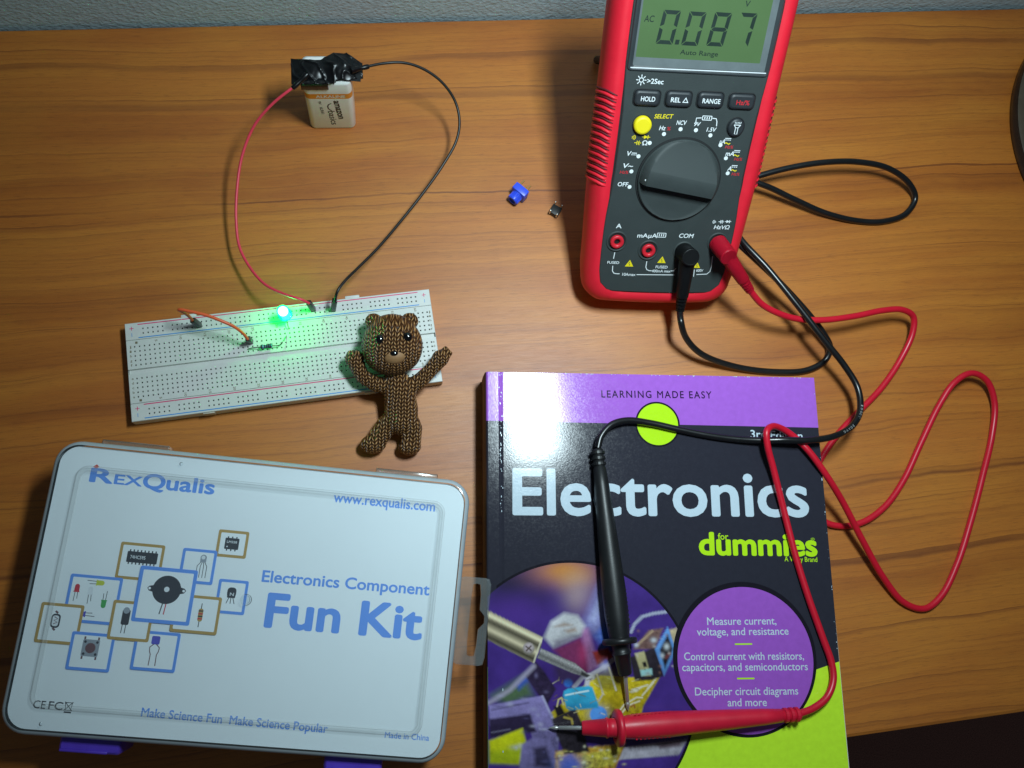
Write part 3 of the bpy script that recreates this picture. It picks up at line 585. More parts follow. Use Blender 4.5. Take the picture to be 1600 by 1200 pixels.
# buttons
for nm, cx, cy, lab, m_ in (('HOLD', 1010.5, 152.5, 'HOLD', 'white_ink'), ('REL', 1059.8, 154.3, 'REL \u25B3', 'white_ink'), ('RANGE', 1109.2, 156, 'RANGE', 'white_ink'), ('HZ', 1158.2, 158.3, 'Hz/%', 'red_print')):
    a, b = MF.loc(cx, cy); d = MB()
    o_ = lambda i: rrect(a - 6.7 + i, b - 3.9 + i, a + 6.7 - i, b + 3.9 - i, 2.2 - i * .6, 5)
    d.loft(MF, [(o_(-.55), .2), (o_(-.35), .55), (o_(-.1), .55), (o_(0), .3)], M['panel_lo'], cap1=False)
    d.loft(MF, [(o_(.05), .1), (o_(.15), 1.2), (o_(.6), 1.75), (o_(1.3), 1.95)], M['black_btn']); bt = d.build('button', dm)
    d = MB(); wdt = {'HOLD': 3.6, 'REL': 4.5, 'RANGE': 4.6, 'HZ': 3.4}[nm]
    d.text(MF, lab, (a - wdt + .3, b - 1.3), (a + wdt + .3, b - 1.3), 2.3, 1.98, M[m_], 1.25); d.build('lettering', bt)
a, b = MF.loc(1003, 194.5); d = MB(); F = Frame(MF.w(a, b, 0), MF.u, MF.v, MF.n)
d.lathe(F, [(5.2, .2), (5.0, .6), (4.75, .3)], M['panel_lo'], 40); d.lathe(F, [(4.65, .1), (4.6, 2.0), (4.2, 2.6), (3.4, 2.8)], M['yel'], 40, cap1=True); d.build('select_button', dm)
a, b = MF.loc(1149, 198.5); d = MB(); F = Frame(MF.w(a, b, 0), MF.u, MF.v, MF.n)
d.lathe(F, [(4.9, .2), (4.7, .6), (4.45, .3)], M['panel_lo'], 40, sy=1.08); d.lathe(F, [(4.35, .1), (4.3, 1.4), (3.9, 1.9), (3.2, 2.05)], M['black_btn'], 40, cap1=True, sy=1.08); bt = d.build('torch_button', dm)
d = MB(); z = 2.1
for k in (-2, -1, 0, 1, 2): d.line(F, [(k * .72 + .2, 2.2), (k * .78 + .25, 3.2)], .3, z, M['white_ink'])
d.line(F, [(-1.7, 1.6), (1.9, 1.6)], .4, z, M['white_ink']); d.line(F, [(-1.6, 1.6), (-.6, .2), (-.6, -3.0), (.7, -3.0), (.7, .2), (1.8, 1.6)], .38, z + .004, M['white_ink']); d.line(F, [(-.6, .2), (.7, .2)], .3, z + .008, M['white_ink'])
d.build('torch_symbol', bt)
# rotary dial: a disc whose upper half slopes up to a straight grip
a, b = MF.loc(1059.5, 281.5); RD = 22.4; th = math.atan2(*(np.array(MF.loc(1120, 297)) - np.array(MF.loc(997, 272)))[::-1])
DF = Frame(MF.w(a, b, .18), MF.u * cos(th) + MF.v * sin(th), MF.v * cos(th) - MF.u * sin(th), MF.n)
d = MB(); d.lathe(DF, [(RD + .6, 0), (RD + .35, .5), (RD - .25, .55), (RD - .3, .05)], M['panel_lo'], 96)
d.lathe(DF, [(RD - .3, -.1), (RD - .45, 1.5), (RD - 1.0, 2.1)], M['panel'], 96)
tl = [RD - 1.02] + list(np.linspace(RD - 1.3, 4.2, 14)) + [3.9, 3.5, 1, -2, -4.3, -4.7, -4.95, -5.1] + list(np.linspace(-5.6, -RD + 1.3, 12)) + [-RD + 1.02]
vs = []; NX = 32
for t_ in tl:
    hw = sqrt(max(0, (RD - 1.0)**2 - t_**2))
    for k in range(NX + 1):
        x = -hw + 2 * hw * k / NX; ed = min(1, (hw - abs(x)) / 2.2) if hw > .01 else 0; tb = t_ + .05 * 0
        low = -4.9 - 1.6 * max(0, 1 - (x / RD) ** 2)
        if t_ >= 3.7: h = 2.1 + 5.0 * max(0, (RD - 1 - t_) / (RD - 4.7)) ** 1.25
        elif t_ > -4.4: h = 7.1 + .35 * cos((t_ + .3) / 4 * 1.5)
        else: h = 2.1 if t_ <= -5.0 else 2.1 + (7.2 - 2.1) * (t_ + 5.05) / .7
        if t_ > -5.0: h = 2.1 + (h - 2.1) * (ed ** .5)
        else: h = 2.1 - .5 * ed * min(1, (t_ + RD) / 6)
        vs.append(DF.w(x, t_, h))
d.add(vs, [[j*(NX+1)+k, (j+1)*(NX+1)+k, (j+1)*(NX+1)+k+1, j*(NX+1)+k+1] for j in range(len(tl)-1) for k in range(NX)], M['panel'], True)
dl = d.build('rotary_dial', dm, auto=32)
d = MB(); F = Frame(DF.w(-19.2, -1.5, 6.45), DF.u, DF.v, DF.n); d.lathe(F, [(.65, 0), (.5, .3)], M['white_ink'], 16, cap1=True); d.build('pointer_dot', dl)
# printed marks
d = MB()
def mline(pp, wd=.45, z_=.23): d.line(MF, [MF.loc(*p) for p in pp], wd, z_, M['white_ink'])
for p in ((1015, 223.2), (1037.3, 209.2), (1063.2, 201.6), (1087.2, 203.2), (1109.8, 211.3), (1125.5, 226.5), (1134, 247), (1136.8, 270.5), (997.5, 244), (986.4, 267.6), (983.5, 291.8)):
    a, b = MF.loc(*p); d.poly(MF, circ(a, b, 1.05, 20), .23, M['white_ink'])
mtext(d, '>2Sec', (1010.5, 130), (1036, 131.5), 2.4, 'white_ink', 1.2); a, b = MF.loc(1002, 124.8)
d.ring(MF, circ(a, b, 1.25, 20), circ(a, b, .85, 20), .23, M['white_ink'])
for k in range(8): d.line(MF, [(a + 1.5 * cos(k*pi/4), b + 1.5 * sin(k*pi/4)), (a + 2.6 * cos(k*pi/4), b + 2.6 * sin(k*pi/4))], .4, .23, M['white_ink'])
mtext(d, 'SELECT', (1022, 184.6), (1051.5, 184.9), 2.1, 'yel', 1.3, shear=.2)
mtext(d, 'Hz', (1029.5, 203), (1039.5, 203.3), 2.2, 'white_ink', 1.3, shear=.2); mtext(d, '%', (1041.5, 203.4), (1047.5, 203.6), 1.8, 'red_print', 1.2, shear=.2)
mtext(d, 'NCV', (1056.5, 194.7), (1072.3, 195), 2.2, 'white_ink', 1.3, shear=.2); mtext(d, '9V', (1084.2, 196.6), (1094, 196.8), 2.0, 'white_ink', 1.3, shear=.2); mtext(d, '1.5V', (1103.5, 205.2), (1118.5, 205.6), 2.1, 'white_ink', 1.3, shear=.2)
mline([(1087, 191), (1088, 184.3), (1096, 184)]); mline([(1113, 184.6), (1119, 185.3), (1120, 190), (1119.3, 197)])
a, b = MF.loc(1104.7, 184.3); d.ring(MF, rrect(a-2.6, b-1.2, a+2.6, b+1.2, .3, 1), rrect(a-2.2, b-.85, a+2.2, b+.85, .2, 1), .23, M['white_ink'])
for k in (-1.2, 0, 1.2): d.line(MF, [(a + k, b - .6), (a + k, b + .6)], .5, .234, M['white_ink'])
for px, py, s_ in ((1127, 226, '\u00B5A'), (1133.5, 245, 'mA'), (1136, 268.3, 'A')):
    w_ = {'\u00B5A': 8.5, 'mA': 13, 'A': 6}[s_]; px2 = px - {'\u00B5A': 3.5, 'mA': .5, 'A': 0}[s_]
    mtext(d, s_, (px2, py - 2), (px2 + w_, py - 1.6), 2.4, 'white_ink', 1.3, shear=.2); x = px2 + w_
    a, b = MF.loc(x + 5.5, py - 8.3); d.line(MF, [(a - 1.6, b + .5), (a + 1.6, b + .5)], .4, .23, M['white_ink'])
    for k in (-1.1, 0, 1.1): d.line(MF, [(a + k - .38, b - .3), (a + k + .38, b - .3)], .4, .23, M['white_ink'])
    d.line(MF, [(a - 1.5, b - 2.3), (a - .8, b - 1.7), (a, b - 2.1), (a + .8, b - 2.5), (a + 1.5, b - 1.9)], .5, .23, M['yel'])
    mtext(d, 'Hz%', (x + .5, py + 5.5), (x + 13, py + 6), 1.6, 'red_print', 1.1, shear=.2)
a, b = MF.loc(991.5, 214.5)
for k, r in enumerate((1.2, 2.0, 2.8)): d.line(MF, [(a + .6 - 2.9 + r * cos(t_), b + r * sin(t_) * .6) for t_ in (-.8, -.4, 0, .4, .8)], .32, .23, M['yel'])
def diode(a, b, m_, k=1.0):
    d.poly(MF, [(a - 1.1*k, b - 1.0*k), (a - 1.1*k, b + 1.0*k), (a + .9*k, b)], .23, M[m_]); d.line(MF, [(a + .95*k, b - 1.0*k), (a + .95*k, b + 1.0*k)], .4, .23, M[m_]); d.line(MF, [(a - 2.1*k, b), (a + 2.1*k, b)], .32, .234, M[m_])
def capac(a, b, m_, k=1.0):
    d.line(MF, [(a - .45*k, b - 1.1*k), (a - .45*k, b + 1.1*k)], .4, .23, M[m_]); d.line(MF, [(a + .9*k, b - 1.1*k), (a + .4*k, b - .5*k), (a + .35*k, b + .5*k), (a + .9*k, b + 1.1*k)], .4, .23, M[m_])
    d.line(MF, [(a - 1.9*k, b), (a - .5*k, b)], .36, .234, M[m_]); d.line(MF, [(a + .4*k, b), (a + 1.7*k, b)], .36, .234, M[m_])
diode(*MF.loc(1009.5, 214), 'yel'); capac(*MF.loc(996.5, 223), 'yel'); mtext(d, '\u03A9', (1003.2, 226.5), (1010.8, 226.7), 2.3, 'white_ink', 1.3)
mtext(d, 'V', (979.5, 243), (985.8, 243.2), 2.4, 'white_ink', 1.3, shear=.2); a, b = MF.loc(990.5, 240.5); d.line(MF, [(a - 1.3, b + .5), (a + 1.5, b + .5)], .4, .23, M['white_ink'])
for k in (-1.0, .1, 1.2): d.line(MF, [(a + k - .35, b - .4), (a + k + .35, b - .4)], .4, .23, M['white_ink'])
mtext(d, 'V~', (973.5, 262), (988.5, 262.4), 2.4, 'white_ink', 1.3, shear=.2); mtext(d, 'Hz%', (968, 270.8), (981.5, 271.3), 1.6, 'red_print', 1.1, shear=.2); mtext(d, 'OFF', (964.8, 290.5), (981, 291), 2.2, 'white_ink', 1.3, shear=.1)
mtext(d, 'A', (962.3, 356), (970.6, 356.3), 2.5, 'white_ink', 1.3); mtext(d, 'mA\u00B5A', (995.5, 370.7), (1026, 371.3), 2.4, 'white_ink', 1.3); mtext(d, 'COM', (1060.6, 371), (1083, 371.6), 2.4, 'white_ink', 1.3, shear=.15)
a, b = MF.loc(1033.5, 367.2); d.ring(MF, rrect(a-2.6, b-1.35, a+2.6, b+1.35, .3, 1), rrect(a-2.2, b-1.0, a+2.2, b+1.0, .2, 1), .23, M['white_ink'])
for k in (-1.2, 0, 1.2): d.line(MF, [(a + k, b - .7), (a + k, b + .7)], .5, .234, M['white_ink'])
mtext(d, 'HzV\u03A9', (1115, 357.5), (1139, 358), 2.2, 'white_ink', 1.3, shear=.15); a, b = MF.loc(1117.5, 346.5)
for k, r in enumerate((.9, 1.6, 2.3)): d.line(MF, [(a + 1.2 - r * cos(t_) - .3, b + r * sin(t_) * .6) for t_ in (-.8, -.4, 0, .4, .8)], .32, .23, M['white_ink'])
capac(*MF.loc(1127, 346.3), 'white_ink', .85); diode(*MF.loc(1137.5, 346), 'white_ink', .85)
mline([(960.5, 394), (958.5, 404)]); mtext(d, 'FUSED', (948.7, 411.5), (967, 412), 1.5, 'white_ink', 1.1); mline([(957.3, 415), (956.8, 423), (959, 426.5), (963, 427.4), (968, 427.5)])
mtext(d, '10Amax', (972, 430.3), (992.5, 430.8), 1.7, 'white_ink', 1.1); mline([(994.5, 428.8), (1054, 429.3)]); mline([(1010.5, 408), (1009, 417), (1010.5, 421), (1014, 422.6), (1018, 422.8)])
mtext(d, 'FUSED', (1024, 418.7), (1042.5, 419.2), 1.6, 'white_ink', 1.1); mtext(d, '400mA max', (1018, 425), (1047, 425.4), 1.6, 'white_ink', 1.1); mline([(1047.5, 423.2), (1053, 422.6), (1056, 419)])
mline([(1113, 400), (1111.5, 416), (1109, 424), (1104, 428), (1088, 428.7)]); mline([(1084.8, 421), (1083.5, 432)], .4); mtext(d, '600V', (1087.5, 424.2), (1098, 424.4), 1.6, 'white_ink', 1.1)
for px, py in ((983.3, 412), (1034, 406.5), (1089, 415)):
    a, b = MF.loc(px, py); k = .8 if px > 1080 else 1
    d.poly(MF, [(a - 2.4*k, b - 1.6*k), (a + 2.4*k, b - 1.6*k), (a, b + 2.4*k)], .23, M['yel']); d.line(MF, [(a, b + 1.2*k), (a - .4*k, b), (a + .3*k, b - .2*k), (a, b - 1.2*k)], .35, .235, M['panel'])
d.build('panel_markings', dm)
JACK = [MF.loc(963.6, 376.8), MF.loc(1012.8, 390.6), MF.loc(1067.6, 392.6), MF.loc(1120.8, 378.8)]
for a, b in JACK:
    F = Frame(MF.w(a, b, 0), MF.u, MF.v, MF.n); d = MB()
    d.lathe(F, [(6.0, .15), (5.7, .75), (5.1, .75), (4.75, .22)], M['panel'], 40)
    d.lathe(F, [(4.7, .24), (4.1, .26), (4.0, .21)], M['panel_lo'], 40, cap1=True); jk = d.build('jack', dm)
    d = MB(); d.lathe(F, [(3.75, .22), (3.7, 1.5), (3.3, 1.9), (2.2, 1.9), (1.7, 1.4), (1.55, .24)], M['jack_red'], 36); d.lathe(F, [(1.5, .3), (.1, .3)], M['hole'], 20); d.build('socket', jk)
d = MB()      # folding stand behind the case
for s_ in (-1, 1):
    a = MF.w(24 * s_, 124, -34); e = Vector((MF.w(22 * s_, 0, 0).x + 13, 307, 2.6)); d.tube([a, e], 2.6, M['blackp'], 10, spline=False)
e0 = Vector((P(966, 96, 3).x, 309, 3.2)); e1 = Vector((MF.w(40, 0, 0).x + 9, 304, 3.2)); F = frame_dir(e0, e1 - e0); d.box(F, -3.2, -4.5, 0, 3.2, 4.5, (e1 - e0).length, M['blackp'], .8)
d.build('folding_stand', dm)

# ------------------------------------------------------------------ book
KF = flat(52.92, 106.61, -5.685, 0); KZ = 23.85; KW, KH = 187.2, 235.0
bk = thing('book', 'thick paperback with black, purple and lime cover titled Electronics', 'book', KF.w(93, 117, 0))
d = MB(); z0, z1 = .6, KZ - .5
po = [(1.0, .8), (KW - .3, .6), (KW + .7, KH - .5), (1.0, KH - .5)]
d.loft(KF, [(po, z0), ([(x + .25, y) for x, y in po], (z0 + z1) / 2), (po, z1)], M['paper'], smooth=False, cap0=True); d.build('pages', bk)
d = MB(); xs = [0, .35, 1.0, 6.6, 7.2, 7.8, 8.5, 9.2, 20, 60, 100, 140, KW - .6, KW]; dz = {0: -.9, .35: -.3, 7.2: -.16, 7.8: -.26, 8.5: -.14}
def cz(x): return KZ + dz.get(x, 0)
ysb = [(0, 0), (27.0, 28.8), (KH, KH)]
def cy(t_, x): return t_[0] + (t_[1] - t_[0]) * x / KW
def cvx(x, y): return (x - .0 + .0 * y, y)
vs = [KF.w(x, cy(t_, x), cz(x)) for t_ in ysb for x in xs]; n = len(xs)
d.add(vs, [[i, i + 1, n + i + 1, n + i] for i in range(n - 1)], M['purple']); d.add(vs, [[n + i, n + i + 1, 2*n + i + 1, 2*n + i] for i in range(n - 1)], M['cover_black'])
vb = [KF.w(x, cy(t_, x), KZ - .45) for t_ in ysb for x in (xs[0], xs[-1])]
e = [KF.w(0, 0, cz(0)), KF.w(0, KH, cz(0)), KF.w(0, KH, .2), KF.w(0, 0, .2)]
d.box(KF, .9, .0, KZ - .5, KW - .01, KH, KZ - .32, M['paper'])
d.box(KF, .9, .0, 0.02, KW, KH, .5, M['cover_black'])
rg = random.Random(5)      # scuffs where the film is worn to the paper: top edge, spine crease, right edge
for k in range(120):
    if k < 60: x, y = rg.uniform(.5, KW - .5), .25 + abs(rg.gauss(0, .12))
    elif k < 100: x, y = 7.9 + rg.gauss(0, .35), rg.uniform(1, 75) if rg.random() < .7 else rg.uniform(1, 230)
    else: x, y = KW - .4 - abs(rg.gauss(0, .3)), rg.uniform(2, 150)
    r = rg.uniform(.08, .28); st_ = rg.uniform(1, 3.2)
    d.poly(KF, [(x + r * st_ * cos(a_) * (.6 + .4 * rg.random()) if k < 60 else x + r * cos(a_), max(.05, y + r * (1 if k < 60 else st_) * sin(a_))) for a_ in np.linspace(0, 2 * pi, 7)[:-1]], KZ + .2 + .0005 * k, M['title'])
d.build('cover', bk)
d = MB(); d.add([KF.w(x, y, z) for y in (0, KH) for x, z in ((0, KZ - .9), (-.5, KZ - 2.5), (-.7, KZ / 2), (-.5, 2), (0.2, .1))], [[i, i + 1, 6 + i, 5 + i] for i in range(4)], M['spine'], True); d.build('spine', bk)  # the brown carries the shade on the spine side
def kz(x, y): return (x, y)
LZ = KZ + .05
d = MB()    # lime wave along the lower cover, clipped under the round photograph
wave = [(.25, 153.2), (20, 158), (45, 163), (80, 170), (110, 171), (140, 167), (160, 162.4), (174, 158.2), (KW - .05, 154.4)]
d.poly(KF, wave + [(KW - .05, KH - .1), (.25, KH - .1)], LZ, M['green'])
d.poly(KF, [q for q in circ(43.3, 166, 65.2, 120) if q[0] > .3 and q[1] < KH - .2 and not (q[0] < 3 and 114 < q[1] < 218)], LZ + .03, M['ring_black'])
d.poly(KF, circ(135.6, 151.7, 39.0, 90), LZ + .09, M['ring_black']); d.poly(KF, circ(135.9, 152.3, 36.9, 90), LZ + .12, M['purple_c'])
d.poly(KF, circ(94.4, 27.9, 12.6, 48), LZ, M['ring_black']); d.poly(KF, circ(94.4, 27.9, 11.6, 48), LZ + .03, M['lime'])
d.build('cover_print', bk)
def kt(mb, s_, p0, p1, cap, m_, bold=1, z_=.0, spacing=1.0, shear=0.0): mb.text(KF, s_, KF.loc(*p0, KZ), KF.loc(*p1, KZ), cap, LZ + z_, M[m_], bold, shear, spacing)
d = MB()
kt(d, 'Electronics', (803, 803), (1263, 806), 24.2, 'title', 1.45, .03); d.build('title_lettering', bk)
d = MB(); kt(d, 'LEARNING MADE EASY', (940, 621), (1112, 622.5), 4.0, 'ink', 1.0, .03, 1.25)
kt(d, 'for', (1122, 843), (1138, 843), 3.4, 'lime', 1.1, .03); kt(d, 'dummies', (1094, 866), (1276, 868), 11.6, 'lime', 2.0, .03); kt(d, 'A Wiley Brand', (1226, 877), (1277, 878), 2.6, 'lime', .9, .03); kt(d, '\u00AE', (1267, 845), (1273, 845), 1.6, 'lime', 0, .03)
kt(d, '3rd Edition', (1173, 684), (1254, 687), 4.4, 'title', 1.2, .03)
for s_, p0, p1 in (('Measure current,', (1105, 976.5), (1213, 975.5)), ('voltage, and resistance', (1089, 993), (1232, 991.5)), ('Control current with resisitors,', (1069, 1031.5), (1256, 1030.5)), ('capacitors, and semiconductors', (1066, 1048.5), (1262, 1047)), ('Decipher circuit diagrams', (1086, 1086.5), (1247, 1085)), ('and more', (1137, 1103.5), (1198, 1103))):
    kt(d, s_, p0, p1, 3.9, 'title', .7, .15)
for p0, p1 in (((1148, 1006.5), (1175, 1006.2)), ((1151.5, 1060.2), (1178.5, 1060))): d.line(KF, [KF.loc(*p0, KZ), KF.loc(*p1, KZ)], .8, LZ + .15, M['lime'])
d.build('cover_lettering', bk)

# printed photograph of a soldering iron over a circuit board, painted per vertex
def cover_photo():
    cxp, cyp, R_ = 43.3, 166.0, 63.9; nr, na = 170, 420
    pts = []
    for i in range(nr + 1):
        for k in range(na):
            r = R_ * (i / nr); a = 2 * pi * k / na; pts.append((min(max(cxp + r * cos(a), .3), 187), min(cyp + r * sin(a), KH - .2)))
    W_ = np.array([KF.w(x, y, KZ) for x, y in pts]); px = pix(W_); X = (px[:, 0] - 740) * 3.529; Y = (px[:, 1] - 860) * 3.529
    rng = np.random.RandomState(3)
    def nz(sx, sy, s0):
        return np.array([mnoise.fractal(Vector((x / sx, y / sy, s0)), 1, 2, 3) for x, y in zip(X, Y)])
    n1 = nz(120, 120, 1.0); n2 = nz(24, 24, 4.0); n3 = nz(9, 9, 8.0)
    C = np.zeros((len(pts), 3)); lin = lambda c: np.array(srgb(*c)[:3])
    def sdf(poly):
        d2 = np.full(len(X), 1e12); ins = np.zeros(len(X), bool); m_ = len(poly)
        for i in range(m_):
            ax, ay = poly[i]; bx, by = poly[(i + 1) % m_]; ex, ey = bx - ax, by - ay
            t_ = np.clip(((X - ax) * ex + (Y - ay) * ey) / (ex*ex + ey*ey + 1e-9), 0, 1); d2 = np.minimum(d2, (X - ax - ex*t_)**2 + (Y - ay - ey*t_)**2)
            c_ = ((ay > Y) != (by > Y)) & (X < (bx - ax) * (Y - ay) / (by - ay + 1e-12) + ax); ins ^= c_
        return np.where(ins, -1, 1) * np.sqrt(d2)
    def put(al, col):
        nonlocal C
        C = C * (1 - al[:, None]) + np.asarray(col) * al[:, None]
    def sm(dist, soft): return np.clip(.5 - dist / (2 * soft), 0, 1)
    def pg(col, poly, soft=3, op=1.0, tex=.12, jit=0, gr=.22):
        soft = soft * 1.35
        al = sm(sdf(poly) + jit * n2 * 10, soft) * op; c = lin(col)[None, :] * (1 + .28 * n1 + tex * 1.2 * n2 + tex * .3 * n3 - gr * ((Y - np.mean([q_[1] for q_ in poly])) / 90) - gr * .5 * ((X - np.mean([q_[0] for q_ in poly])) / 120))[:, None]; put(al, np.clip(c, 0, 1))
    def blob(col, cx, cy, rx, ry, op=1.0, pw=1.0): put(np.exp(-(((X - cx) / rx)**2 + ((Y - cy) / ry)**2) * pw) * op, lin(col))
    def ln(col, poly, wd, soft=2.5, op=1.0):
        dd = np.full(len(X), 1e9)
        for (ax, ay), (bx, by) in zip(poly[:-1], poly[1:]):
            ex, ey = bx - ax, by - ay; t_ = np.clip(((X - ax) * ex + (Y - ay) * ey) / (ex*ex + ey*ey + 1e-9), 0, 1); dd = np.minimum(dd, np.hypot(X - ax - ex*t_, Y - ay - ey*t_))
        put(sm(dd - wd / 2, soft) * op, lin(col))
    C[:] = lin((70, 46, 128)); C *= (1 + .25 * n1)[:, None]
    blob((34, 32, 52), 190, 190, 170, 110, .95); blob((40, 34, 62), 330, 240, 130, 90, .6); blob((88, 52, 150), 230, 330, 170, 100, .6); blob((200, 128, 62), 500, 110, 165, 75, 1.0); blob((206, 150, 96), 560, 160, 90, 60, .8); blob((176, 150, 150), 580, 250, 80, 90, .85); blob((120, 92, 150), 650, 320, 90, 120, .5)
    pg((148, 150, 206), [(600, 420), (690, 200), (740, 110), (760, 330), (690, 480)], 22, .85); pg((186, 190, 226), [(640, 380), (700, 250), (720, 250), (670, 400)], 14, .6); pg((70, 104, 190), [(670, 470), (740, 380), (780, 500), (720, 560)], 14, .9)
    pg((112, 44, 84), [(440, 545), (585, 480), (660, 590), (664, 650), (610, 690), (500, 620)], 12); pg((160, 110, 156), [(585, 420), (632, 430), (690, 640), (635, 668)], 10, .9); blob((190, 60, 110), 600, 570, 30, 70, .5)
    pg((196, 194, 198), [(388, 480), (428, 392), (500, 345), (572, 358), (614, 415), (590, 470), (440, 535)], 10); pg((150, 116, 90), [(450, 420), (500, 400), (545, 412), (500, 418)], 8, .8); pg((160, 130, 110), [(500, 440), (560, 425), (570, 446), (520, 456)], 7, .7); pg((122, 112, 132), [(440, 500), (540, 470), (580, 470), (450, 535)], 10, .8)
    pg((146, 48, 44), [(655, 560), (740, 538), (775, 600), (680, 628)], 6); pg((90, 120, 60), [(100, 800), (280, 690), (330, 800), (180, 860)], 20, .8); pg((60, 90, 190), [(230, 740), (290, 690), (300, 720), (250, 770)], 10, .9)
    pg((200, 176, 34), [(420, 900), (480, 850), (640, 720), (700, 690), (870, 700), (1030, 690), (935, 860), (925, 905), (800, 940), (430, 960)], 4, 1, .25)
    pg((140, 128, 40), [(660, 690), (800, 700), (820, 780), (700, 770)], 12, .6); pg((176, 150, 20), [(700, 800), (820, 790), (800, 880), (700, 890)], 8, .5)
    for q in ([(790, 905), (830, 850), (900, 810), (930, 812)], [(810, 905), (850, 855), (915, 830)], [(960, 760), (1010, 700)], [(930, 800), (990, 730)], [(870, 770), (960, 742)]): ln((222, 216, 190), q, 8, 3)
    pg((220, 216, 200), [(860, 780), (930, 752), (900, 778), (870, 784)], 4); ln((150, 96, 40), [(868, 862), (884, 850), (888, 866)], 10, 3)
    pg((50, 38, 66), [(285, 690), (342, 612), (384, 660), (455, 765), (400, 862)], 5, 1, .3); blob((120, 110, 150), 345, 690, 10, 14, .7); blob((110, 100, 140), 400, 780, 14, 10, .6)
    ln((176, 166, 190), [(85, 840), (200, 770), (330, 640)], 26, 10, .8)
    pg((128, 116, 168), [(85, 855), (380, 800), (475, 1000), (465, 1115), (350, 1115), (300, 955), (90, 965)], 4, 1, .16); ln((70, 62, 96), [(100, 880), (300, 840)], 10, 5, .6); ln((190, 186, 220), [(380, 806), (462, 985)], 12, 5, .7)
    pg((48, 38, 66), [(85, 930), (310, 902), (345, 1000), (90, 1035)], 6); ln((130, 124, 150), [(100, 1004), (200, 986)], 8, 4, .6)
    pg((196, 196, 26), [(85, 1050), (270, 980), (305, 1120), (250, 1180), (90, 1172)], 6); pg((150, 170, 30), [(85, 1110), (280, 1080), (250, 1180), (90, 1172)], 14, .6)
    pg((112, 102, 148), [(265, 1070), (330, 1030), (420, 1040), (475, 1180), (420, 1300), (240, 1300)], 6, 1, .18); pg((42, 36, 58), [(330, 1090), (400, 1080), (440, 1200), (340, 1190)], 10, .9)
    pg((182, 140, 48), [(450, 1110), (840, 1058), (800, 1200), (450, 1320)], 6, 1, .5, .6); pg((196, 186, 70), [(600, 1130), (820, 1075), (770, 1190), (600, 1210)], 6, .8, .5, .8); blob((90, 124, 214), 530, 1190, 70, 60, 1); pg((84, 92, 180), [(470, 1150), (540, 1110), (580, 1180), (500, 1260)], 10, .7)
    pg((178, 172, 184), [(830, 1085), (1180, 1040), (1130, 1132), (800, 1155)], 4, 1, .15); pg((104, 74, 88), [(1010, 1068), (1150, 1045), (1140, 1080), (1030, 1092)], 8, .8); pg((66, 42, 122), [(800, 1158), (1160, 1125), (1160, 1400), (700, 1400)], 5)
    pg((46, 40, 48), [(430, 930), (560, 868), (600, 960), (625, 1070), (640, 1112), (500, 1122), (450, 1000)], 5, 1, .3); ln((170, 150, 70), [(500, 920), (540, 930), (545, 955)], 12, 4); pg((34, 30, 34), [(440, 860), (480, 850), (505, 900), (460, 920)], 5); ln((206, 190, 140), [(460, 860), (468, 822), (485, 812), (495, 850)], 9, 3)
    blob((84, 146, 226), 688, 903, 44, 40, 1, .9); pg((84, 146, 226), circ(688, 905, 46, 24), 4); pg((56, 120, 214), circ(522, 730, 24, 16), 5)
    ln((178, 172, 186), [(555, 752), (600, 700), (640, 690), (720, 645), (772, 600)], 24, 5); ln((206, 202, 210), [(625, 740), (632, 690), (655, 700)], 26, 6); blob((200, 196, 220), 722, 640, 26, 26, .9); ln((196, 184, 160), [(680, 684), (714, 790), (690, 830)], 10, 3); ln((200, 190, 180), [(745, 645), (785, 770)], 10, 3); blob((110, 116, 200), 728, 612, 16, 16, .8)
    pg((58, 168, 208), [(493, 800), (498, 776), (520, 762), (636, 746), (655, 756), (688, 850), (684, 868), (530, 880), (512, 868)], 4, 1, .05); pg((40, 130, 180), [(512, 850), (680, 838), (686, 866), (528, 880)], 8, .6); ln((226, 244, 248), [(508, 798), (560, 787), (632, 774)], 9, 4, .9)
    ln((172, 174, 196), [(868, 450), (888, 405), (930, 365), (990, 348), (1065, 338)], 17, 4); pg((196, 176, 140), [(1080, 440), (1125, 425), (1112, 525), (1095, 520)], 5)
    pg((118, 88, 84), [(880, 545), (965, 440), (1045, 428), (1000, 545)], 5, 1, .3); ln((190, 160, 130), [(905, 520), (985, 445)], 14, 4, .8); blob((206, 210, 220), 993, 495, 17, 14, .9); blob((206, 210, 220), 897, 522, 12, 12, .9)
    pg((44, 38, 46), [(862, 590), (1000, 535), (1048, 692), (985, 715), (890, 722)], 4, 1, .2); pg((176, 166, 122), [(888, 568), (940, 556), (978, 692), (928, 692)], 4); pg((36, 34, 36), [(930, 618), (948, 612), (956, 640), (938, 645)], 3); pg((150, 196, 196), [(918, 660), (982, 650), (986, 684), (925, 692)], 4)
    pg((96, 146, 208), [(1000, 545), (1070, 422), (1114, 540), (1108, 568), (1050, 692)], 4); pg((36, 30, 36), [(1026, 548), (1070, 462), (1098, 545), (1055, 652)], 5); blob((206, 210, 214), 1064, 530, 15, 17, 1); blob((196, 200, 206), 1040, 580, 12, 14, .9); ln((120, 60, 60), [(1062, 590), (1080, 570)], 18, 5, .8)
    for q in range(46):
        x_, y_ = rng.uniform(430, 1000), rng.uniform(700, 935)
        if (y_ - 700) > (1030 - x_) * 1.4: continue
        pp = [(x_, y_), (x_ + rng.uniform(-40, 40), y_ + rng.uniform(-22, 22))]
        ln([(232, 220, 170), (150, 120, 30), (120, 96, 40), (210, 196, 90)][q % 4], pp, rng.uniform(3, 7), 3, .55)
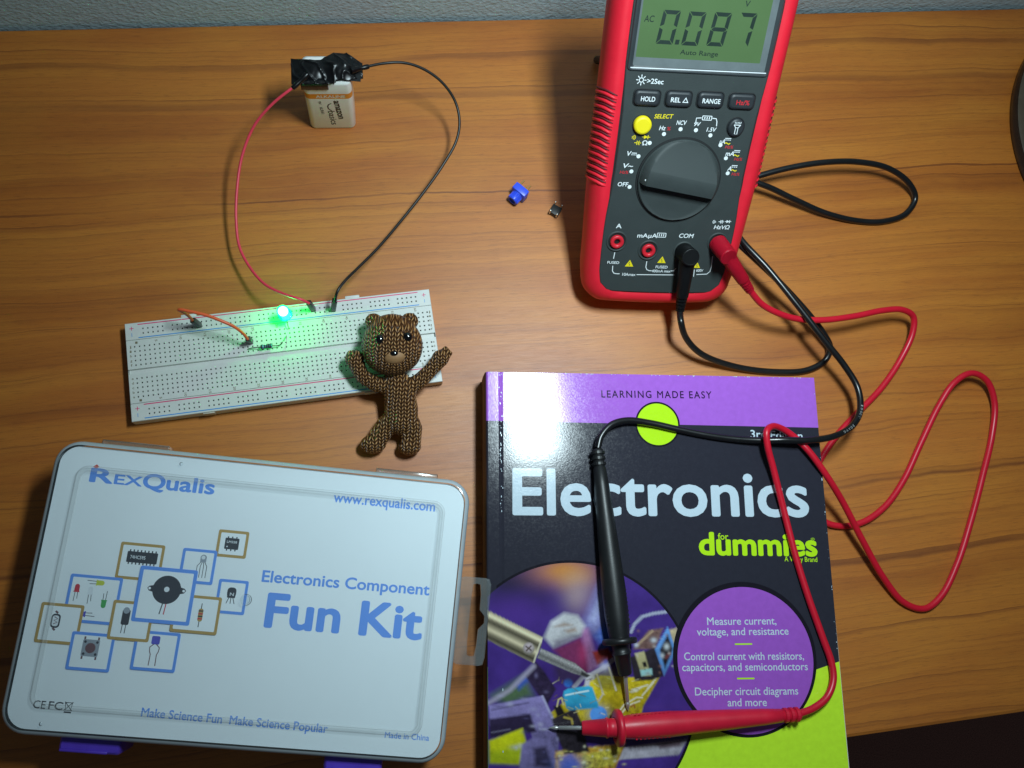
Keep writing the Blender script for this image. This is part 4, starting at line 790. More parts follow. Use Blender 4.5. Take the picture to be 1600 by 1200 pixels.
    for q in range(40):
        x_, y_ = rng.uniform(455, 830), rng.uniform(1080, 1200); blob([(226, 214, 130), (110, 70, 40), (150, 120, 60), (236, 230, 200)][q % 4], x_, y_, rng.uniform(5, 16), rng.uniform(4, 10), .6)
    for q in range(26):
        x_, y_ = rng.uniform(90, 470), rng.uniform(790, 1190); blob([(176, 172, 210), (44, 38, 66), (96, 90, 140), (210, 206, 230)][q % 4], x_, y_, rng.uniform(6, 26), rng.uniform(5, 14), .4)
    for q in range(16):
        x_, y_ = rng.uniform(870, 1100), rng.uniform(440, 700); blob([(210, 200, 196), (30, 26, 32), (150, 110, 96)][q % 3], x_, y_, rng.uniform(5, 13), rng.uniform(4, 9), .5)
    pg((30, 22, 34), [(620, 940), (840, 930), (1180, 1010), (1180, 1075), (830, 1050), (620, 1010)], 16, .35); ln((96, 44, 44), [(690, 620), (760, 560)], 12, 6, .6)
    pg((54, 40, 60), [(440, 640), (560, 640), (620, 690), (560, 740), (460, 720)], 16, .8); pg((120, 116, 60), [(640, 690), (780, 640), (820, 720), (690, 760)], 14, .55)
    # soldering iron: polished barrel, shaft, tip, screw
    bp = [(60, 322), (380, 478), (372, 530), (330, 622), (60, 486)]; al = sm(sdf(bp), 3); ux, uy = -.44, .9
    s_ = ((X - 90) * ux + (Y - 335) * uy) / 150; g = np.interp(s_, [-.1, .05, .16, .26, .36, .5, .62, .74, .88, 1.0, 1.15], [.2, .7, 1.25, .3, .10, .45, .95, .3, .07, .3, .08])
    put(al, (lin((222, 206, 172))[None, :] * g[:, None] * 1.1)); ln((226, 216, 190), [(376, 486), (350, 560), (332, 616)], 9, 3, .8)
    sp = [(372, 540), (560, 622), (640, 690), (624, 699), (545, 676), (350, 594)]; s2 = ((X - 372) * -.42 + (Y - 540) * .9) / 55; g2 = np.interp(s2, [-.1, .2, .4, .6, .9, 1.1], [.4, .8, .5, .28, .5, .2])
    put(sm(sdf(sp), 3), lin((190, 186, 186))[None, :] * (g2 * (1 + .3 * n3))[:, None]); pg((40, 38, 40), [(596, 664), (640, 690), (624, 700), (590, 685)], 4, .9)
    pg((150, 140, 130), circ(304, 541, 33, 20), 3); pg((206, 186, 196), circ(302, 536, 22, 16), 8, .9); ln((84, 70, 60), [(290, 530), (316, 550)], 8, 3); ln((84, 70, 60), [(316, 528), (292, 552)], 8, 3)
    C = np.clip(C * (1 + .05 * n3)[:, None], .004, .85)
    me = bpy.data.meshes.new('cover_photo'); base = Vector(bk['_base'])
    fs = []
    for i in range(nr):
        for k in range(na):
            q = [i*na + k, i*na + (k+1) % na, (i+1)*na + (k+1) % na, (i+1)*na + k]
            if i == 0: q = [k, (i+1)*na + (k+1) % na, (i+1)*na + k] if k else None
            if q is None: continue
            qq = [pts[j] for j in q]; ar = sum(qq[j][0]*qq[(j+1) % len(qq)][1] - qq[(j+1) % len(qq)][0]*qq[j][1] for j in range(len(qq)))
            if abs(ar) > 1e-4: fs.append(q)
    me.from_pydata([(KF.w(x, y, LZ + .06) - base) * MM for x, y in pts], [], fs)
    at = me.color_attributes.new('print', 'FLOAT_COLOR', 'POINT'); at.data.foreach_set('color', np.c_[C, np.ones(len(C))].ravel().astype(np.float32))
    me.materials.append(M['photo']); o_ = bpy.data.objects.new('cover_photo', me); COL.objects.link(o_); o_.parent = bk
cover_photo()

# ------------------------------------------------------------------ component kit box
XF = flat(-160.99, 86.8, -11.45, 0); XW, XH = 203.0, 135.6
kb = thing('kit_box', 'clear lidded plastic box holding a printed sheet that reads Fun Kit', 'component box', XF.w(XW / 2, XH / 2, 0))
def ko(i, r=12.0): return rrect(i, i, XW - i, XH - i, max(1.5, r - i), 8)
d = MB(); d.loft(XF, [(ko(4), 0), (ko(2.6), .8), (ko(1.6), 25.5), (ko(1.6), 26)], M['lid_rim'], cap0=True); d.build('tray', kb)
d = MB(); d.loft(XF, [(ko(.4), 26.2), (ko(0), 27), (ko(0), 36.2), (ko(.5), 38.4), (ko(1.3), 39.5), (ko(2.2), 39.95)], M['lid_rim'], cap1=False)
d.loft(XF, [(ko(2.2), 39.95), (ko(3.2), 40.05), (ko(11.8, 18), 40.05)], M['lid'], cap1=False)
d.loft(XF, [(ko(11.8, 18), 40.05), (ko(12.3, 18), 40.8), (ko(12.9, 18), 41.0), (ko(13.4, 18), 40.35), (ko(14.0, 18), 40.3), (ko(14.4, 18), 40.7), (ko(14.9, 18), 40.3)], M['ridge'], cap1=False)  # ridge highlights put in as whitish haze in its plastic
d.loft(XF, [(ko(14.9, 18), 40.3), (ko(15.3, 18), 40.3)], M['lid'])
F = Frame(XF.w(100.9, 67.9, 40.32), XF.u, XF.v, XF.n); d.lathe(F, [(2.7, 0), (2.5, .5), (2.0, .55), (1.6, .2), (1.0, .1), (.5, .35), (.02, .4)], M['lid'], 28)
for a, b in ((19.3, 130), (60, 6.5)): F = Frame(XF.w(a, b, 40.06), XF.u, XF.v, XF.n); d.lathe(F, [(.9, 0), (.6, .35), (.02, .45)], M['lid'], 16)
lid = d.build('lid', kb, auto=40)
SZ = 37.6
d = MB(); d.loft(XF, [(ko(2.6), SZ - .4), (ko(2.6), SZ)], M['sheet'], False, cap0=True); sh = d.build('printed_sheet', kb)
d = MB()
def xt(s_, p0, p1, cap, m_='kblue', bold=1.0, shear=0.0): d.text(XF, s_, XF.loc(*p0, SZ), XF.loc(*p1, SZ), cap, SZ + .04, M[m_], bold, shear)
d.text(XF, 'R', (18.3, 19.1), (28.3, 19.1), 6.6, SZ + .04, M['kblue'], 1.9); d.text(XF, 'EX', (29.6, 19.1), (42.4, 19.1), 4.7, SZ + .04, M['kblue'], 1.5); d.text(XF, 'Q', (43.2, 19.6), (53.2, 19.6), 7.0, SZ + .04, M['kblue'], 1.9); d.text(XF, 'ualis', (54.4, 19.4), (76.9, 19.4), 7.0, SZ + .04, M['kblue'], 1.7)
d.poly(XF, [(18.4, 11.9), (20.0, 10.6), (21.2, 11.7), (20.2, 12.8)], SZ + .05, M['kflame'])
xt('www.rexqualis.com', (521, 784), (679, 799), 5.0, bold=1.5); xt('Electronics Component', (409, 908.5), (670, 930), 5.4, bold=1.5); xt('Fun Kit', (414, 978.5), (656, 998.5), 15.6, bold=1.8)
xt('Make Science Fun  Make Science Popular', (220, 1119), (511, 1145), 3.8, bold=1.4); xt('Made in China', (601, 1152.5), (670, 1157.5), 2.7, bold=1.1)
xt('CE', (51, 1106), (70, 1107.5), 3.4, 'kdark', .8); xt('FC', (75, 1107.6), (97, 1109.5), 3.4, 'kdark', 1.2); a, b = XF.loc(107, 1104, SZ)
d.line(XF, [(a - 1.6, b - 1.7), (a - 1.1, b + 1.6), (a + 1.1, b + 1.6), (a + 1.6, b - 1.7), (a - 1.6, b - 1.7)], .35, SZ + .04, M['kdark']); d.line(XF, [(a - 1.8, b - 2), (a + 1.8, b + 1.8)], .35, SZ + .05, M['kdark']); d.line(XF, [(a + 1.8, b - 2), (a - 1.8, b + 1.8)], .35, SZ + .055, M['kdark']); d.line(XF, [(a - 1.6, b + 2.5), (a + 1.6, b + 2.5)], .6, SZ + .04, M['kdark'])
d.build('sheet_lettering', sh)
d = MB(); zl = [SZ + .03]
def card(x0, y0, x1, y1, m_, wd=1.35):
    z = zl[0]; r = .9; d.poly(XF, rrect(x0, y0, x1, y1, r, 3), z, M[m_]); d.poly(XF, rrect(x0 + wd, y0 + wd, x1 - wd, y1 - wd, .3, 1), z + .03, M['sheet']); zl[0] += .07; return z + .055
z = card(38.2, 46.1, 58.9, 63.4, 'ktan'); d.poly(XF, rrect(42.0, 50.2, 56.2, 55.4, .3, 1), z, M['kdark'])
for k in range(8):
    for s_ in (49.3, 55.4): d.line(XF, [(43.2 + 1.7 * k, s_), (43.2 + 1.7 * k, s_ + .9)], .6, z, M['kdark'])
d.text(XF, '74HC595', (43.6, 53.6), (50.6, 53.6), 1.6, z + .03, M['kpale'], 1)
z = card(82.6, 35.9, 97.2, 48.9, 'ktan'); d.poly(XF, rrect(86.3, 39.6, 93.0, 45.0, .3, 1), z, M['kdark'])
for k in range(3):
    for s_ in (38.9, 45.0): d.line(XF, [(87.6 + 2.0 * k, s_), (87.6 + 2.0 * k, s_ + .8)], .6, z, M['kdark'])
d.text(XF, 'LM358', (87.2, 42.0), (92.0, 42.0), 1.1, z + .03, M['kpale'], 1); d.poly(XF, circ(87.6, 43.8, .35, 10), z + .03, M['kpale'])
z = card(86.5, 59.2, 100.6, 75.2, 'kblue'); d.poly(XF, rrect(91.2, 62.8, 95.4, 67.6, 1.6, 4), z, M['kdark']); d.poly(XF, rrect(91.4, 65.6, 95.2, 67.7, .2, 1), z + .02, M['kdark']); d.text(XF, 'N', (92.6, 66.7), (94.4, 66.7), 1.5, z + .04, M['kpale'], 1)
for k in (-1, 0, 1): d.line(XF, [(93.3 + k * .9, 67.6), (93.3 + k * 1.3, 68.6), (93.3 + k * 1.9, 70.4)], .35, z, M['kdark'])
z = card(67.4, 46.3, 83.6, 62.6, 'kblue'); d.poly(XF, circ(77.6, 50.2, 1.5, 20), z, M['kgrey']); d.poly(XF, rrect(76.2, 50.2, 79, 52.4, .2, 1), z + .02, M['kgrey']); d.poly(XF, circ(77.5, 50.1, .9, 16), z + .035, M['kpale'])
for k, e in enumerate((-2.4, -.9, .6, 2.1)): d.line(XF, [(76.6 + .65 * k, 52.3), (77.6 + e, 54.2), (77.6 + e, 59.6)], .3, z, M['kdark'])
z = card(18.4, 63.0, 42.4, 84.9, 'kblue')
def ledi(cx, cy, ax, ay, m_):
    bx, by = -ay, ax
    q = lambda s_, t_: (cx + ax * s_ + bx * t_, cy + ay * s_ + by * t_)
    d.poly(XF, [q(1.2, -1.15), q(1.2, 1.15)] + [q(-1.0 + 1.1 * cos(a), 1.1 * sin(a)) for a in np.linspace(pi/2, 3*pi/2, 9)], z, M[m_]); d.line(XF, [q(1.4, -1.35), q(1.4, 1.35)], .5, z + .02, M[m_])
    for s_ in (-.6, .6): d.line(XF, [q(1.6, s_), q(5.2 + s_, s_ * 1.2)], .28, z, M['kdark'])
ledi(22.4, 69.6, 0, 1, 'kred'); ledi(32.2, 66.2, -1, 0, 'kyel'); ledi(28.6, 70.3, .05, 1, 'kpale'); ledi(35.6, 75.4, 0, -1, 'kgreen'); ledi(26.8, 80.9, 1, 0, 'kpur')
z = card(8.0, 77.0, 27.4, 95.2, 'ktan'); d.poly(XF, rrect(13.6, 81.8, 17.8, 88.2, 1.6, 4), z, M['kdark']); d.poly(XF, rrect(14.3, 82.6, 17.1, 87.4, .9, 3), z + .02, M['kpale']); d.line(XF, [(15, 83.2), (16.6, 84), (15, 84.8), (16.6, 85.6), (15, 86.4)], .4, z + .03, M['kbrown'])
for e in (80.6, 88.3): d.line(XF, [(15, e), (16.2, e + .9)], .9, z + .01, M['kbrown'])
z = card(24.2, 88.9, 43.8, 106.0, 'kblue'); d.poly(XF, rrect(29.8, 92.0, 37.4, 99.6, .6, 2), z, M['kgrey']); d.poly(XF, circ(33.6, 95.8, 2.3, 28), z + .03, M['kbrown'])
for ex, ey in ((30.9, 93.1), (36.3, 93.1), (30.9, 98.5), (36.3, 98.5)): d.poly(XF, circ(ex, ey, .6, 12), z + .03, M['kdark'])
for ex in (30.5, 36.7):
    for ey in (90.8, 99.6): d.line(XF, [(ex, ey), (ex, ey + 1.3)], .8, z, M['kbrown'])
z = card(52.8, 85.9, 73.2, 103.8, 'kblue'); d.poly(XF, rrect(60.4, 88.0, 64.2, 91.8, .6, 2), z, M['kpur'])
for s_ in (-1, 1): d.line(XF, [(62.3 + s_ * .5, 91.6), (62.3 + s_ * 2.2, 93.2), (62.3 + s_ * 2.0, 95.0), (62.3 + s_ * 1.4, 96.4), (62.3 + s_ * 1.5, 101.4)], .42, z, M['kbrown'])
z = card(40.0, 73.2, 59.0, 91.2, 'ktan'); d.poly(XF, rrect(45.0, 77.2, 48.6, 84.2, .8, 3), z, M['kdark']); d.poly(XF, circ(46.7, 77.6, 1.5, 18), z + .03, M['kgrey'])
for e in (45.9, 47.5): d.line(XF, [(e, 84), (e - .1, 88)], .35, z, M['kdark'])
z = card(67.6, 67.9, 89.4, 85.4, 'ktan'); d.line(XF, [(80.6, 71.4), (80.4, 82.4)], .4, z, M['kdark']); d.poly(XF, rrect(79.5, 73.8, 81.7, 79.8, .9, 3), z + .02, M['ktan'])
for e, m_ in ((74.9, 'kdark'), (76.2, 'kred'), (77.4, 'kdark'), (78.5, 'kred')): d.line(XF, [(79.5, e), (81.7, e)], .6, z + .04, M[m_])
z = card(49.4, 56.4, 76.2, 82.2, 'kblue', 1.7); d.poly(XF, circ(63.2, 66.6, 6.6, 40), z, M['kdark'])
for s_ in (-1, 1):
    d.poly(XF, [(63.2 + s_ * 5, 64.6), (63.2 + s_ * 8.2, 65.4), (63.2 + s_ * 9.0, 66.4), (63.2 + s_ * 8.2, 67.6), (63.2 + s_ * 5, 68.4)], z + .01, M['kdark']); d.poly(XF, circ(63.2 + s_ * 7.9, 66.5, .6, 12), z + .03, M['sheet'])
d.poly(XF, circ(63.2, 66.4, 1.25, 20), z + .03, M['kpale']); d.line(XF, [(62.4, 73), (61.6, 78)], .5, z, M['kdark']); d.line(XF, [(64.0, 73), (63.6, 78)], .5, z, M['kred'])
d.build('component_icons', sh)
# hang tab with a euro slot
q4 = [XF.loc(*p, 27.5) for p in ((718, 899), (768, 905), (757, 1042), (706, 1036))]
tx0, tx1 = XW - .3, max(q[0] for q in q4) - .4; ty0 = (q4[0][1] + q4[1][1]) / 2; ty1 = (q4[2][1] + q4[3][1]) / 2
nn_ = 64
def ray_out(shape, cx, cy):
    out = []
    for k in range(nn_):
        a = 2 * pi * k / nn_; dx, dy = cos(a), sin(a); best = 0
        for i in range(len(shape)):
            ax, ay = shape[i]; bx, by = shape[(i + 1) % len(shape)]; den = dx * (by - ay) - dy * (bx - ax)
            if abs(den) < 1e-9: continue
            t_ = ((ax - cx) * (by - ay) - (ay - cy) * (bx - ax)) / den; s_ = ((ax - cx) * dy - (ay - cy) * dx) / den
            if t_ > 0 and -1e-6 <= s_ <= 1 + 1e-6: best = max(best, t_)
        out.append((cx + dx * best, cy + dy * best))
    return out
cxh, cyh = XF.loc(740, 968, 27.5); hh_ = (ty1 - ty0) / 2 - 4.6
slot = [(cxh - 2.2, cyh - hh_), (cxh - 1.2, cyh - hh_ - 1.0), (cxh + 1.2, cyh - hh_ - 1.0), (cxh + 2.4, cyh - hh_), (cxh + 2.6, cyh - 5), (cxh + 5.2, cyh - 2.2), (cxh + 5.4, cyh + 1.2), (cxh + 2.6, cyh + 4.6), (cxh + 2.4, cyh + hh_), (cxh + 1.2, cyh + hh_ + 1.0), (cxh - 1.2, cyh + hh_ + 1.0), (cxh - 2.2, cyh + hh_)]
ho = ray_out(slot, cxh, cyh); oo = ray_out(rrect(tx0, ty0, tx1, ty1, 2.4, 4), cxh, cyh)
d = MB(); lv = [(ho, 27.9), (ho, 26.8), (oo, 26.8), (oo, 27.9), ([(x + (cxh - x) * .06, y + (cyh - y) * .04) for x, y in oo], 28.2)]
d.loft(XF, lv, M['tab'], smooth=False, cap1=False); n = nn_
d.ring(XF, ho, [(x + (cxh - x) * .06, y + (cyh - y) * .04) for x, y in oo], 28.2, M['tab']); d.loft(XF, [(ho, 27.9), (ho, 28.2)], M['tab'], False, cap1=False); d.build('hang_tab', kb)
for p0, p1 in (((92, 1170), (188, 1176)), ((505, 1200), (596, 1207))):
    a = XF.loc(*p0, 31); b = XF.loc(*p1, 31); d = MB(); e = XH + 7.0; o_ = lambda i: rrect(a[0] + i, XH - 1.0, b[0] - i, e - i, 1.2, 3)
    d.loft(XF, [(o_(.8), 10), (o_(0), 11), (o_(0), 31), (o_(.5), 32.6), (o_(1.4), 33.2)], M['latch']); d.box(XF, a[0] + 1, e - 1.8, 32.4, b[0] - 5, e - .4, 34.2, M['latch'], .5); d.build('latch', kb)
for p0, p1 in (((163, 685), (268, 695)), ((588, 731), (684, 742))):
    a = XF.loc(*p0, 30); b = XF.loc(*p1, 30); d = MB(); d.box(XF, a[0], -2.6, 24, b[0], .4, 32.5, M['tab'], .5); d.build('hinge', kb)

# ------------------------------------------------------------------ small knitted toy lying on the board (plain bear)
ty = thing('toy_figure', 'small brown knitted-look toy with arms raised, leaning on the breadboard', 'toy', P(618, 640, 0))
TF = []
def ball(p, r, s=(1, 1, 1), rz=0):
    bm = bmesh.new(); bmesh.ops.create_icosphere(bm, subdivisions=4, radius=1)
    R3 = Matrix.Rotation(rz, 3, 'Z')
    for v in bm.verts: v.co = R3 @ Vector((v.co.x * r * s[0], v.co.y * r * s[1], v.co.z * r * s[2])) + p
    TF.append(bm)
def limb(pts, rads, st=1.2):
    pts = [P(*p) for p in pts]
    for i in range(len(pts) - 1):
        L = (pts[i+1] - pts[i]).length; k = max(2, int(L / st))
        for j in range(k + 1):
            t_ = j / k; ball(pts[i].lerp(pts[i+1], t_), rads[i] + (rads[i+1] - rads[i]) * t_)
HC = P(613, 540, 25)
ball(HC, 16.4, (1.0, 1.0, .86)); ball(P(614, 556, 23), 14.0, (1.06, .72, .82)); ball(P(612, 526, 25), 13.8, (1.0, .9, .84))
ball(P(584, 503, 23), 4.9, (1, 1, .7)); ball(P(640, 502, 23), 4.9, (1, 1, .7))
limb([(618, 588, 17), (624, 610, 15), (627, 640, 11.5), (627, 655, 10.5)], [6, 8.3, 9.2, 8.8])
limb([(611, 604, 15), (588, 600, 16.5), (566, 588, 18), (556, 568, 19.5)], [4.8, 4.3, 3.9, 4.4]); ball(P(553, 561, 20), 4.9); limb([(557, 560, 20), (559, 553, 21)], [2.3, 1.9]); limb([(550, 558, 20.5), (547, 552, 21)], [2.2, 1.8])
limb([(640, 606, 15), (657, 594, 16.5), (674, 577, 18), (686, 563, 20)], [4.8, 4.3, 3.9, 4.4]); ball(P(688, 560, 20.5), 4.8); limb([(690, 556, 21), (696, 546, 21.5)], [2.3, 1.9]); limb([(694, 562, 21), (702, 552, 21.5)], [2.2, 1.8])
limb([(619, 655, 10.5), (604, 665, 9), (592, 682, 8), (584, 693, 7.5)], [6.4, 5.8, 5.6, 5.4]); ball(P(583, 694, 7.0), 6.6, (1.1, .8, .95)); limb([(636, 656, 10.5), (643, 670, 8.8), (642, 690, 7.5)], [6.4, 5.9, 5.6]); ball(P(640, 698, 7.0), 6.4, (1.0, .75, .98))
me = bpy.data.meshes.new('body'); bmA = bmesh.new()
for bm in TF:
    tmp = bpy.data.meshes.new('x'); bm.to_mesh(tmp); bm.free(); bmA.from_mesh(tmp); bpy.data.meshes.remove(tmp)
base = Vector(ty['_base'])
for v in bmA.verts: v.co = v.co - base
bmA.to_mesh(me); bmA.free()
tmp_o = bpy.data.objects.new('tmp', me); COL.objects.link(tmp_o)
rm = tmp_o.modifiers.new('r', 'REMESH'); rm.mode = 'VOXEL'; rm.voxel_size = .75; rm.use_smooth_shade = True
sm_ = tmp_o.modifiers.new('s', 'SMOOTH'); sm_.iterations = 5; sm_.factor = .5
bpy.context.view_layer.update(); me2 = bpy.data.meshes.new_from_object(tmp_o.evaluated_get(bpy.context.evaluated_depsgraph_get()))
bpy.data.objects.remove(tmp_o); me2.name = 'body'; me2.transform(Matrix.Scale(MM, 4)); me2.materials.clear(); me2.materials.append(M['knit'])
for p in me2.polygons: p.use_smooth = True
ob = bpy.data.objects.new('body', me2); COL.objects.link(ob); ob.parent = ty
for px, py in ((594, 530), (637, 526)):
    d = MB(); c_ = P(px, py, 37.2); F = Frame(c_, (1, 0, 0), (0, 1, 0), (0, 0, 1)); d.lathe(F, [(2.6 * cos(a), 2.0 * sin(a)) for a in np.linspace(-1.2, 1.56, 12)], M['bead'], 20, cap1=True); d.build('eye', ty)
d = MB(); c_ = P(616, 555, 33.5); F = Frame(c_, (1, 0, 0), (0, 1, 0), (0, 0, 1)); d.lathe(F, [(6.6 * cos(a), 4.2 * sin(a)) for a in np.linspace(-1.0, 1.55, 14)], M['muzzle'], 32, cap1=True, sy=.75); mz = d.build('muzzle', ty)
d = MB(); c_ = P(616, 552, 37.6); F = Frame(c_, (1, 0, 0), (0, 1, 0), (0, 0, 1)); d.lathe(F, [(2.1 * cos(a), 1.1 * sin(a)) for a in np.linspace(-1.0, 1.55, 10)], M['bead'], 20, cap1=True, sy=.7); d.build('nose', mz)

# ------------------------------------------------------------------ small loose parts
PC = P(812, 301, 4.8); ax_ = Vector((-.72, -.69, .0)).normalized(); F = frame_dir(PC, ax_)
pt = thing('trimmer', 'small blue trimmer potentiometer lying on its side on bare wood', 'potentiometer', (PC.x, PC.y, 0))
d = MB(); d.box(F, -4.7, -4.7, -2.4, 4.7, 4.7, 2.2, M['pot'], .35); d.box(F, -3.4, -3.4, -3.0, 3.4, 3.4, -2.3, M['pot']); d.build('body', pt)
d = MB(); d.lathe(F, [(3.7, 2.1), (3.7, 2.5), (3.3, 2.6), (3.2, 6.6), (3.0, 7.2), (2.4, 7.3), (2.2, 6.2)], M['pot'], 32, cap1=True)
for k in range(16): a = 2 * pi * k / 16; d.box(Frame(F.w(3.25 * cos(a), 3.25 * sin(a), 0), F.u * cos(a) + F.v * sin(a), F.v * cos(a) - F.u * sin(a), F.n), -.1, -.25, 2.7, .28, .25, 6.6, M['pot'])
d.build('knob', pt)
for a, b in ((-2.54, 2.2), (0, -2.4), (2.54, 2.2)):
    d = MB(); d.tube([F.w(a, b, -2.8), F.w(a, b, -6.8)], .45, M['gold'], 8, spline=False); d.build('pin', pt)
TC = P(866.5, 332, 0); F = Frame(TC, (cos(.62), -sin(.62), 0), (sin(.62), cos(.62), 0), (0, 0, 1))
tc = thing('push_switch', 'tiny black push switch lying upside down with four legs up', 'switch', TC)
d = MB(); d.box(F, -3, -3, .8, 3, 3, 3.8, M['tact'], .25); d.lathe(F, [(1.7, .02), (1.7, .9)], M['tact'], 20, cap0=True); d.build('body', tc)
for a in (-1, 1):
    for b in (-1, 1):
        d = MB(); d.box(F, a * 2.25 - .35, b * 3.05 - .15, 1.5, a * 2.25 + .35, b * 3.05 + .15, 6.6, M['tin'], .08); d.box(F, a * 2.25 - .35, b * 3.2 - .3, 6.4, a * 2.25 + .35, b * 3.2 + .3, 6.9, M['tin'], .08); d.build('leg', tc)

# ------------------------------------------------------------------ test leads
def FP(px, py, c_): a, b = MF.loc(px, py, c_); return MF.w(a, b, c_)
def boot_plug(mb, jack, w0, headp, tipp, hw, tw, m_):
    """right-angle banana plug: round post out of the jack, then a tapering boot"""
    F_ = Frame(MF.w(jack[0], jack[1], 0), MF.u, MF.v, MF.n)
    post = FP(*headp, hw); b0 = MF.w(jack[0], jack[1], .9)
    mb.tube([b0, b0.lerp(post, .5), post], lambda q: 5.1 - .25 * q, m_, 28, spline=False, n=1)
    dirv = (post - b0).normalized(); F2 = frame_dir(post, dirv); mb.lathe(F2, [(4.85, 0), (4.75, .6), (4.3, .9), (3.9, .75)], m_, 28, cap1=True)
    tip = FP(*tipp, tw); s0 = post - dirv * 4.6
    ln_ = (tip - s0).length
    mb.tube([s0, s0.lerp(tip, .25), s0.lerp(tip, .5), s0.lerp(tip, .74), s0.lerp(tip, .75)], lambda q: 4.6 - 1.5 * q, m_, 20, n=4)
    for k in range(4):
        c0 = s0.lerp(tip, .76 + .065 * k); c1 = s0.lerp(tip, .76 + .065 * k + .045); mb.tube([c0, c1], 3.1 - .18 * k, m_, 16, spline=False)
    mb.tube([s0.lerp(tip, .74), tip], 2.2, m_, 12, spline=False)
    return tip
def probe(th, m_, tail, guard, cone, tip, rmid, col_name):
    tail, guard, cone, tip = P(*tail), P(*guard), P(*cone), P(*tip); ax = guard - tail; L = ax.length; F_ = frame_dir(tail, ax)
    mb = MB()
    pr = [(2.6, 0), (3.0, .4), (3.05, 9.9), (3.4, 10.2), (4.1, 20), (5.0, 40), (5.9, 62), (6.35, L - 26), (6.3, L - 12), (5.7, L - 4), (5.2, L - .6)]
    pr = [(r * rmid, z) for r, z in pr]
    mb.lathe(F_, pr, m_, 32, cap0=True, cap1=True)
    for k in range(3): mb.lathe(F_, [(3.0, 1.0 + 3.0 * k), (3.75, 1.3 + 3.0 * k), (3.75, 2.7 + 3.0 * k), (3.0, 3.0 + 3.0 * k)], m_, 20, smooth=False)
    for k in range(9): 
        z_ = L - 25 + 2.1 * k; r_ = 6.3 * rmid
        for s_ in (-1, 1): mb.box(Frame(F_.w(0, 0, 0), F_.u, F_.v, F_.n), s_ * r_ * .80 - .45, -2.7, z_, s_ * r_ * .80 + s_ * .8 + .2, 2.7, z_ + 1.0, m_, .2)
    h = mb.build('handle', th)
    mb = MB(); mb.lathe(F_, [(5.0, L - 1.2), (8.4, L - .9), (8.9, L), (8.9, L + 1.2), (8.3, L + 2.0), (5.0, L + 2.4)], m_, 36); mb.build('finger_guard', h)
    ax2 = cone - guard; L2 = ax2.length; F2 = frame_dir(guard, ax2); mb = MB()
    mb.lathe(F2, [(5.0, 1.2), (4.5, 3), (4.45, 5.6), (4.9, 5.8), (4.9, 6.8), (4.4, 7.0), (3.5, L2 - .8), (3.1, L2)], m_, 28, cap1=True); mb.build('nose_cone', h)
    mb = MB(); ax3 = tip - cone; L3 = ax3.length; F3 = frame_dir(cone, ax3); mb.lathe(F3, [(1.0, -1), (1.0, L3 - 5.4), (.75, L3 - 5.1), (.75, L3 - 4.7), (1.05, L3 - 4.4), (1.0, L3 - 3.2), (.08, L3)], M['steel'], 16, cap1=True); mb.build('metal_tip', h)
    return h
bl = thing('test_lead', 'black test lead from the multimeter socket to the black probe upright on the book', 'test lead', P(1200, 580, 0), 'multimeter test leads')
d = MB(); tipB = boot_plug(d, JACK[2], 0, (1079, 402), (1062.5, 485), 13, 8, M['blackp']); d.build('plug', bl)
pts = [tipB - (FP(1064, 470, 8) - tipB).normalized() * -4, tipB] + [P(*p) for p in ((1064, 503, 27), (1072, 528, 19), (1096, 553, 11), (1150, 573, 4), (1212, 581, 2), (1262, 578, 2), (1290, 562, 3), (1297, 543, 6), (1288, 523, 10), (1262, 489, 15), (1215, 438, 20), (1180, 405, 21), (1150, 376, 20), (1128, 345, 13), (1130, 305, 9), (1152, 285, 10), (1183, 275.5, 13), (1230, 263, 16), (1285, 254, 18), (1340, 253, 17), (1388, 263, 14), (1420, 286, 9), (1430, 310, 4), (1415, 334, 2), (1380, 346, 1.9), (1340, 345, 2.2), (1290, 333, 4), (1240, 311, 8), (1195, 290, 12), (1160, 281, 13), (1138, 300, 13), (1136, 335, 16), (1156, 372, 23), (1200, 420, 26), (1250, 482, 26), (1290, 534, 24), (1320, 572, 21), (1340, 606, 20), (1344, 640, 22), (1332, 665, 26), (1302, 682, 30), (1262, 688, 31.5), (1225, 687.5, 31), (1190, 688, 28), (1150, 686, 26.4), (1105, 680, 26), (1060, 671, 26), (1015, 661, 26.5), (980, 657, 28), (955, 664, 29.5), (939, 682, 30), (934, 700, 30))]
d.tube(pts, 1.85, M['black_cab'], 14, n=10); cbl = d.build('cable', bl)
d = MB(); q = crom(pts, 24); i0 = min(range(len(q)), key=lambda i: (q[i] - P(1345, 634, 22)).length); pos = 0.0; k = i0
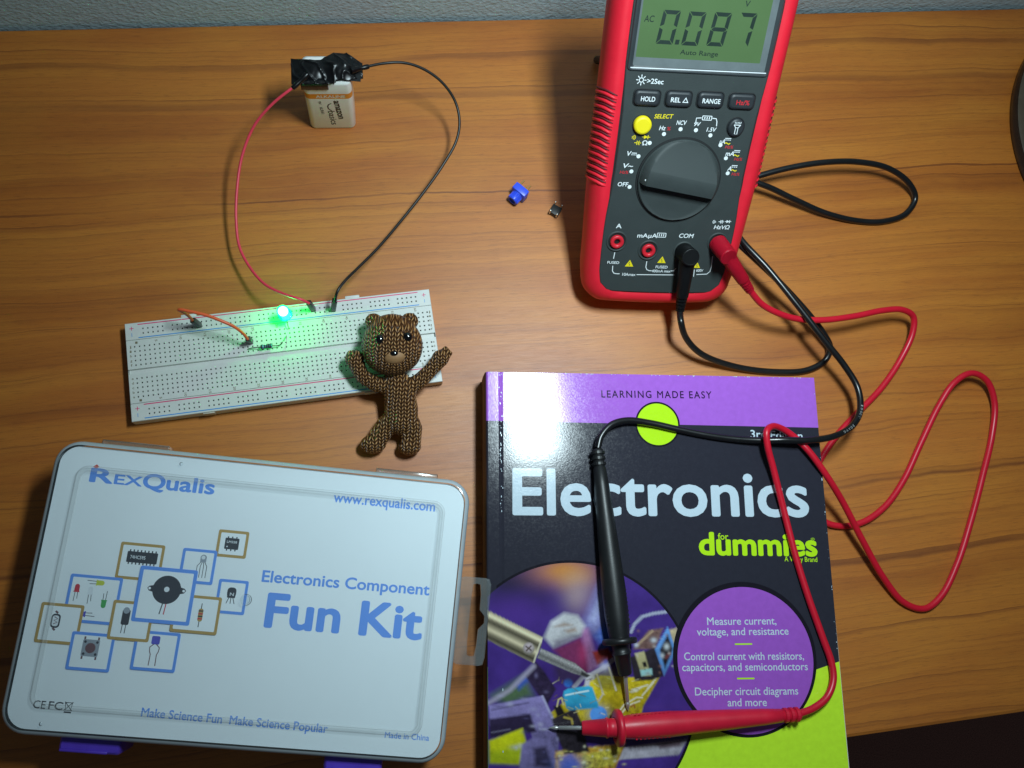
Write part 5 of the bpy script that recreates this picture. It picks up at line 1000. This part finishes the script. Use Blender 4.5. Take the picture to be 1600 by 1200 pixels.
for ch in '1000V   18AWG':
    while k < len(q) - 2 and (q[k] - q[i0]).length < pos * .98: k += 1
    if ch != ' ':
        tg = q[k + 1] - q[k]; tg.normalize(); up = Vector((-tg.y, tg.x, 0)).normalized(); n_ = Vector((0, 0, 1)); wd = 1.5 if ch not in '1' else .8
        d.text(Frame(q[k] + n_ * 1.83 - up * .62, tg, up, n_), ch, (-wd * .45, 0), (wd * .45, 0), 1.25, .06, M['cable_ink'], .6)
    pos += 2.0
d.build('cable_lettering', cbl)
probe(bl, M['blackp'], (933.5, 702, 29.5), (968, 1000, 33.2), (977, 1054, 31), (981.5, 1111, 25.3), .98, 'black')
rl = thing('test_lead', 'red test lead snaking across the desk to the red probe on the book', 'test lead', P(1450, 700, 0), 'multimeter test leads')
d = MB(); tipR = boot_plug(d, JACK[3], 0, (1138, 401), (1172, 454), 13, 9, M['redp']); d.build('plug', rl)
pts = [tipR.lerp(FP(1160, 440, 9), .35), tipR] + [P(*p) for p in ((1190, 475, 29), (1215, 489, 25), (1245, 498, 22), (1285, 500, 21), (1335, 494, 20), (1380, 485, 19), (1410, 484, 17), (1427, 495, 13), (1426, 520, 9), (1408, 560, 4.5), (1378, 605, 2.2), (1340, 645, 2), (1312, 675, 2), (1290, 705, 2), (1274, 735, 2), (1266, 768, 2), (1272, 800, 2), (1292, 817, 2), (1318, 822, 2), (1350, 815, 2), (1384, 790, 2), (1412, 750, 2.2), (1440, 690, 4), (1468, 632, 7), (1492, 597, 10), (1518, 583, 11), (1542, 595, 9), (1554, 630, 5), (1550, 680, 2.2), (1535, 745, 2), (1518, 810, 2), (1496, 880, 2), (1470, 932, 2), (1444, 951, 2), (1412, 941, 2.6), (1380, 902, 5.5), (1348, 845, 11), (1316, 783, 19), (1290, 741, 26), (1262, 703, 28), (1240, 682, 27), (1222, 670, 28.5), (1207, 666, 32), (1198, 674, 35), (1199, 695, 34), (1209, 735, 30), (1224, 795, 27), (1242, 865, 26), (1262, 930, 26), (1285, 995, 26), (1299, 1035, 26.2), (1302, 1062, 26.8), (1293, 1088, 27.8), (1272, 1106, 29), (1247, 1116, 30))]
d.tube(pts, 1.85, M['red_cab'], 14, n=10); d.build('cable', rl)
probe(rl, M['redp'], (1250, 1116, 30), (968, 1137, 33.2), (909, 1137.5, 31), (857, 1137, 25.8), .98, 'red')

for o in bpy.data.objects:
    if '_base' in o: del o['_base']
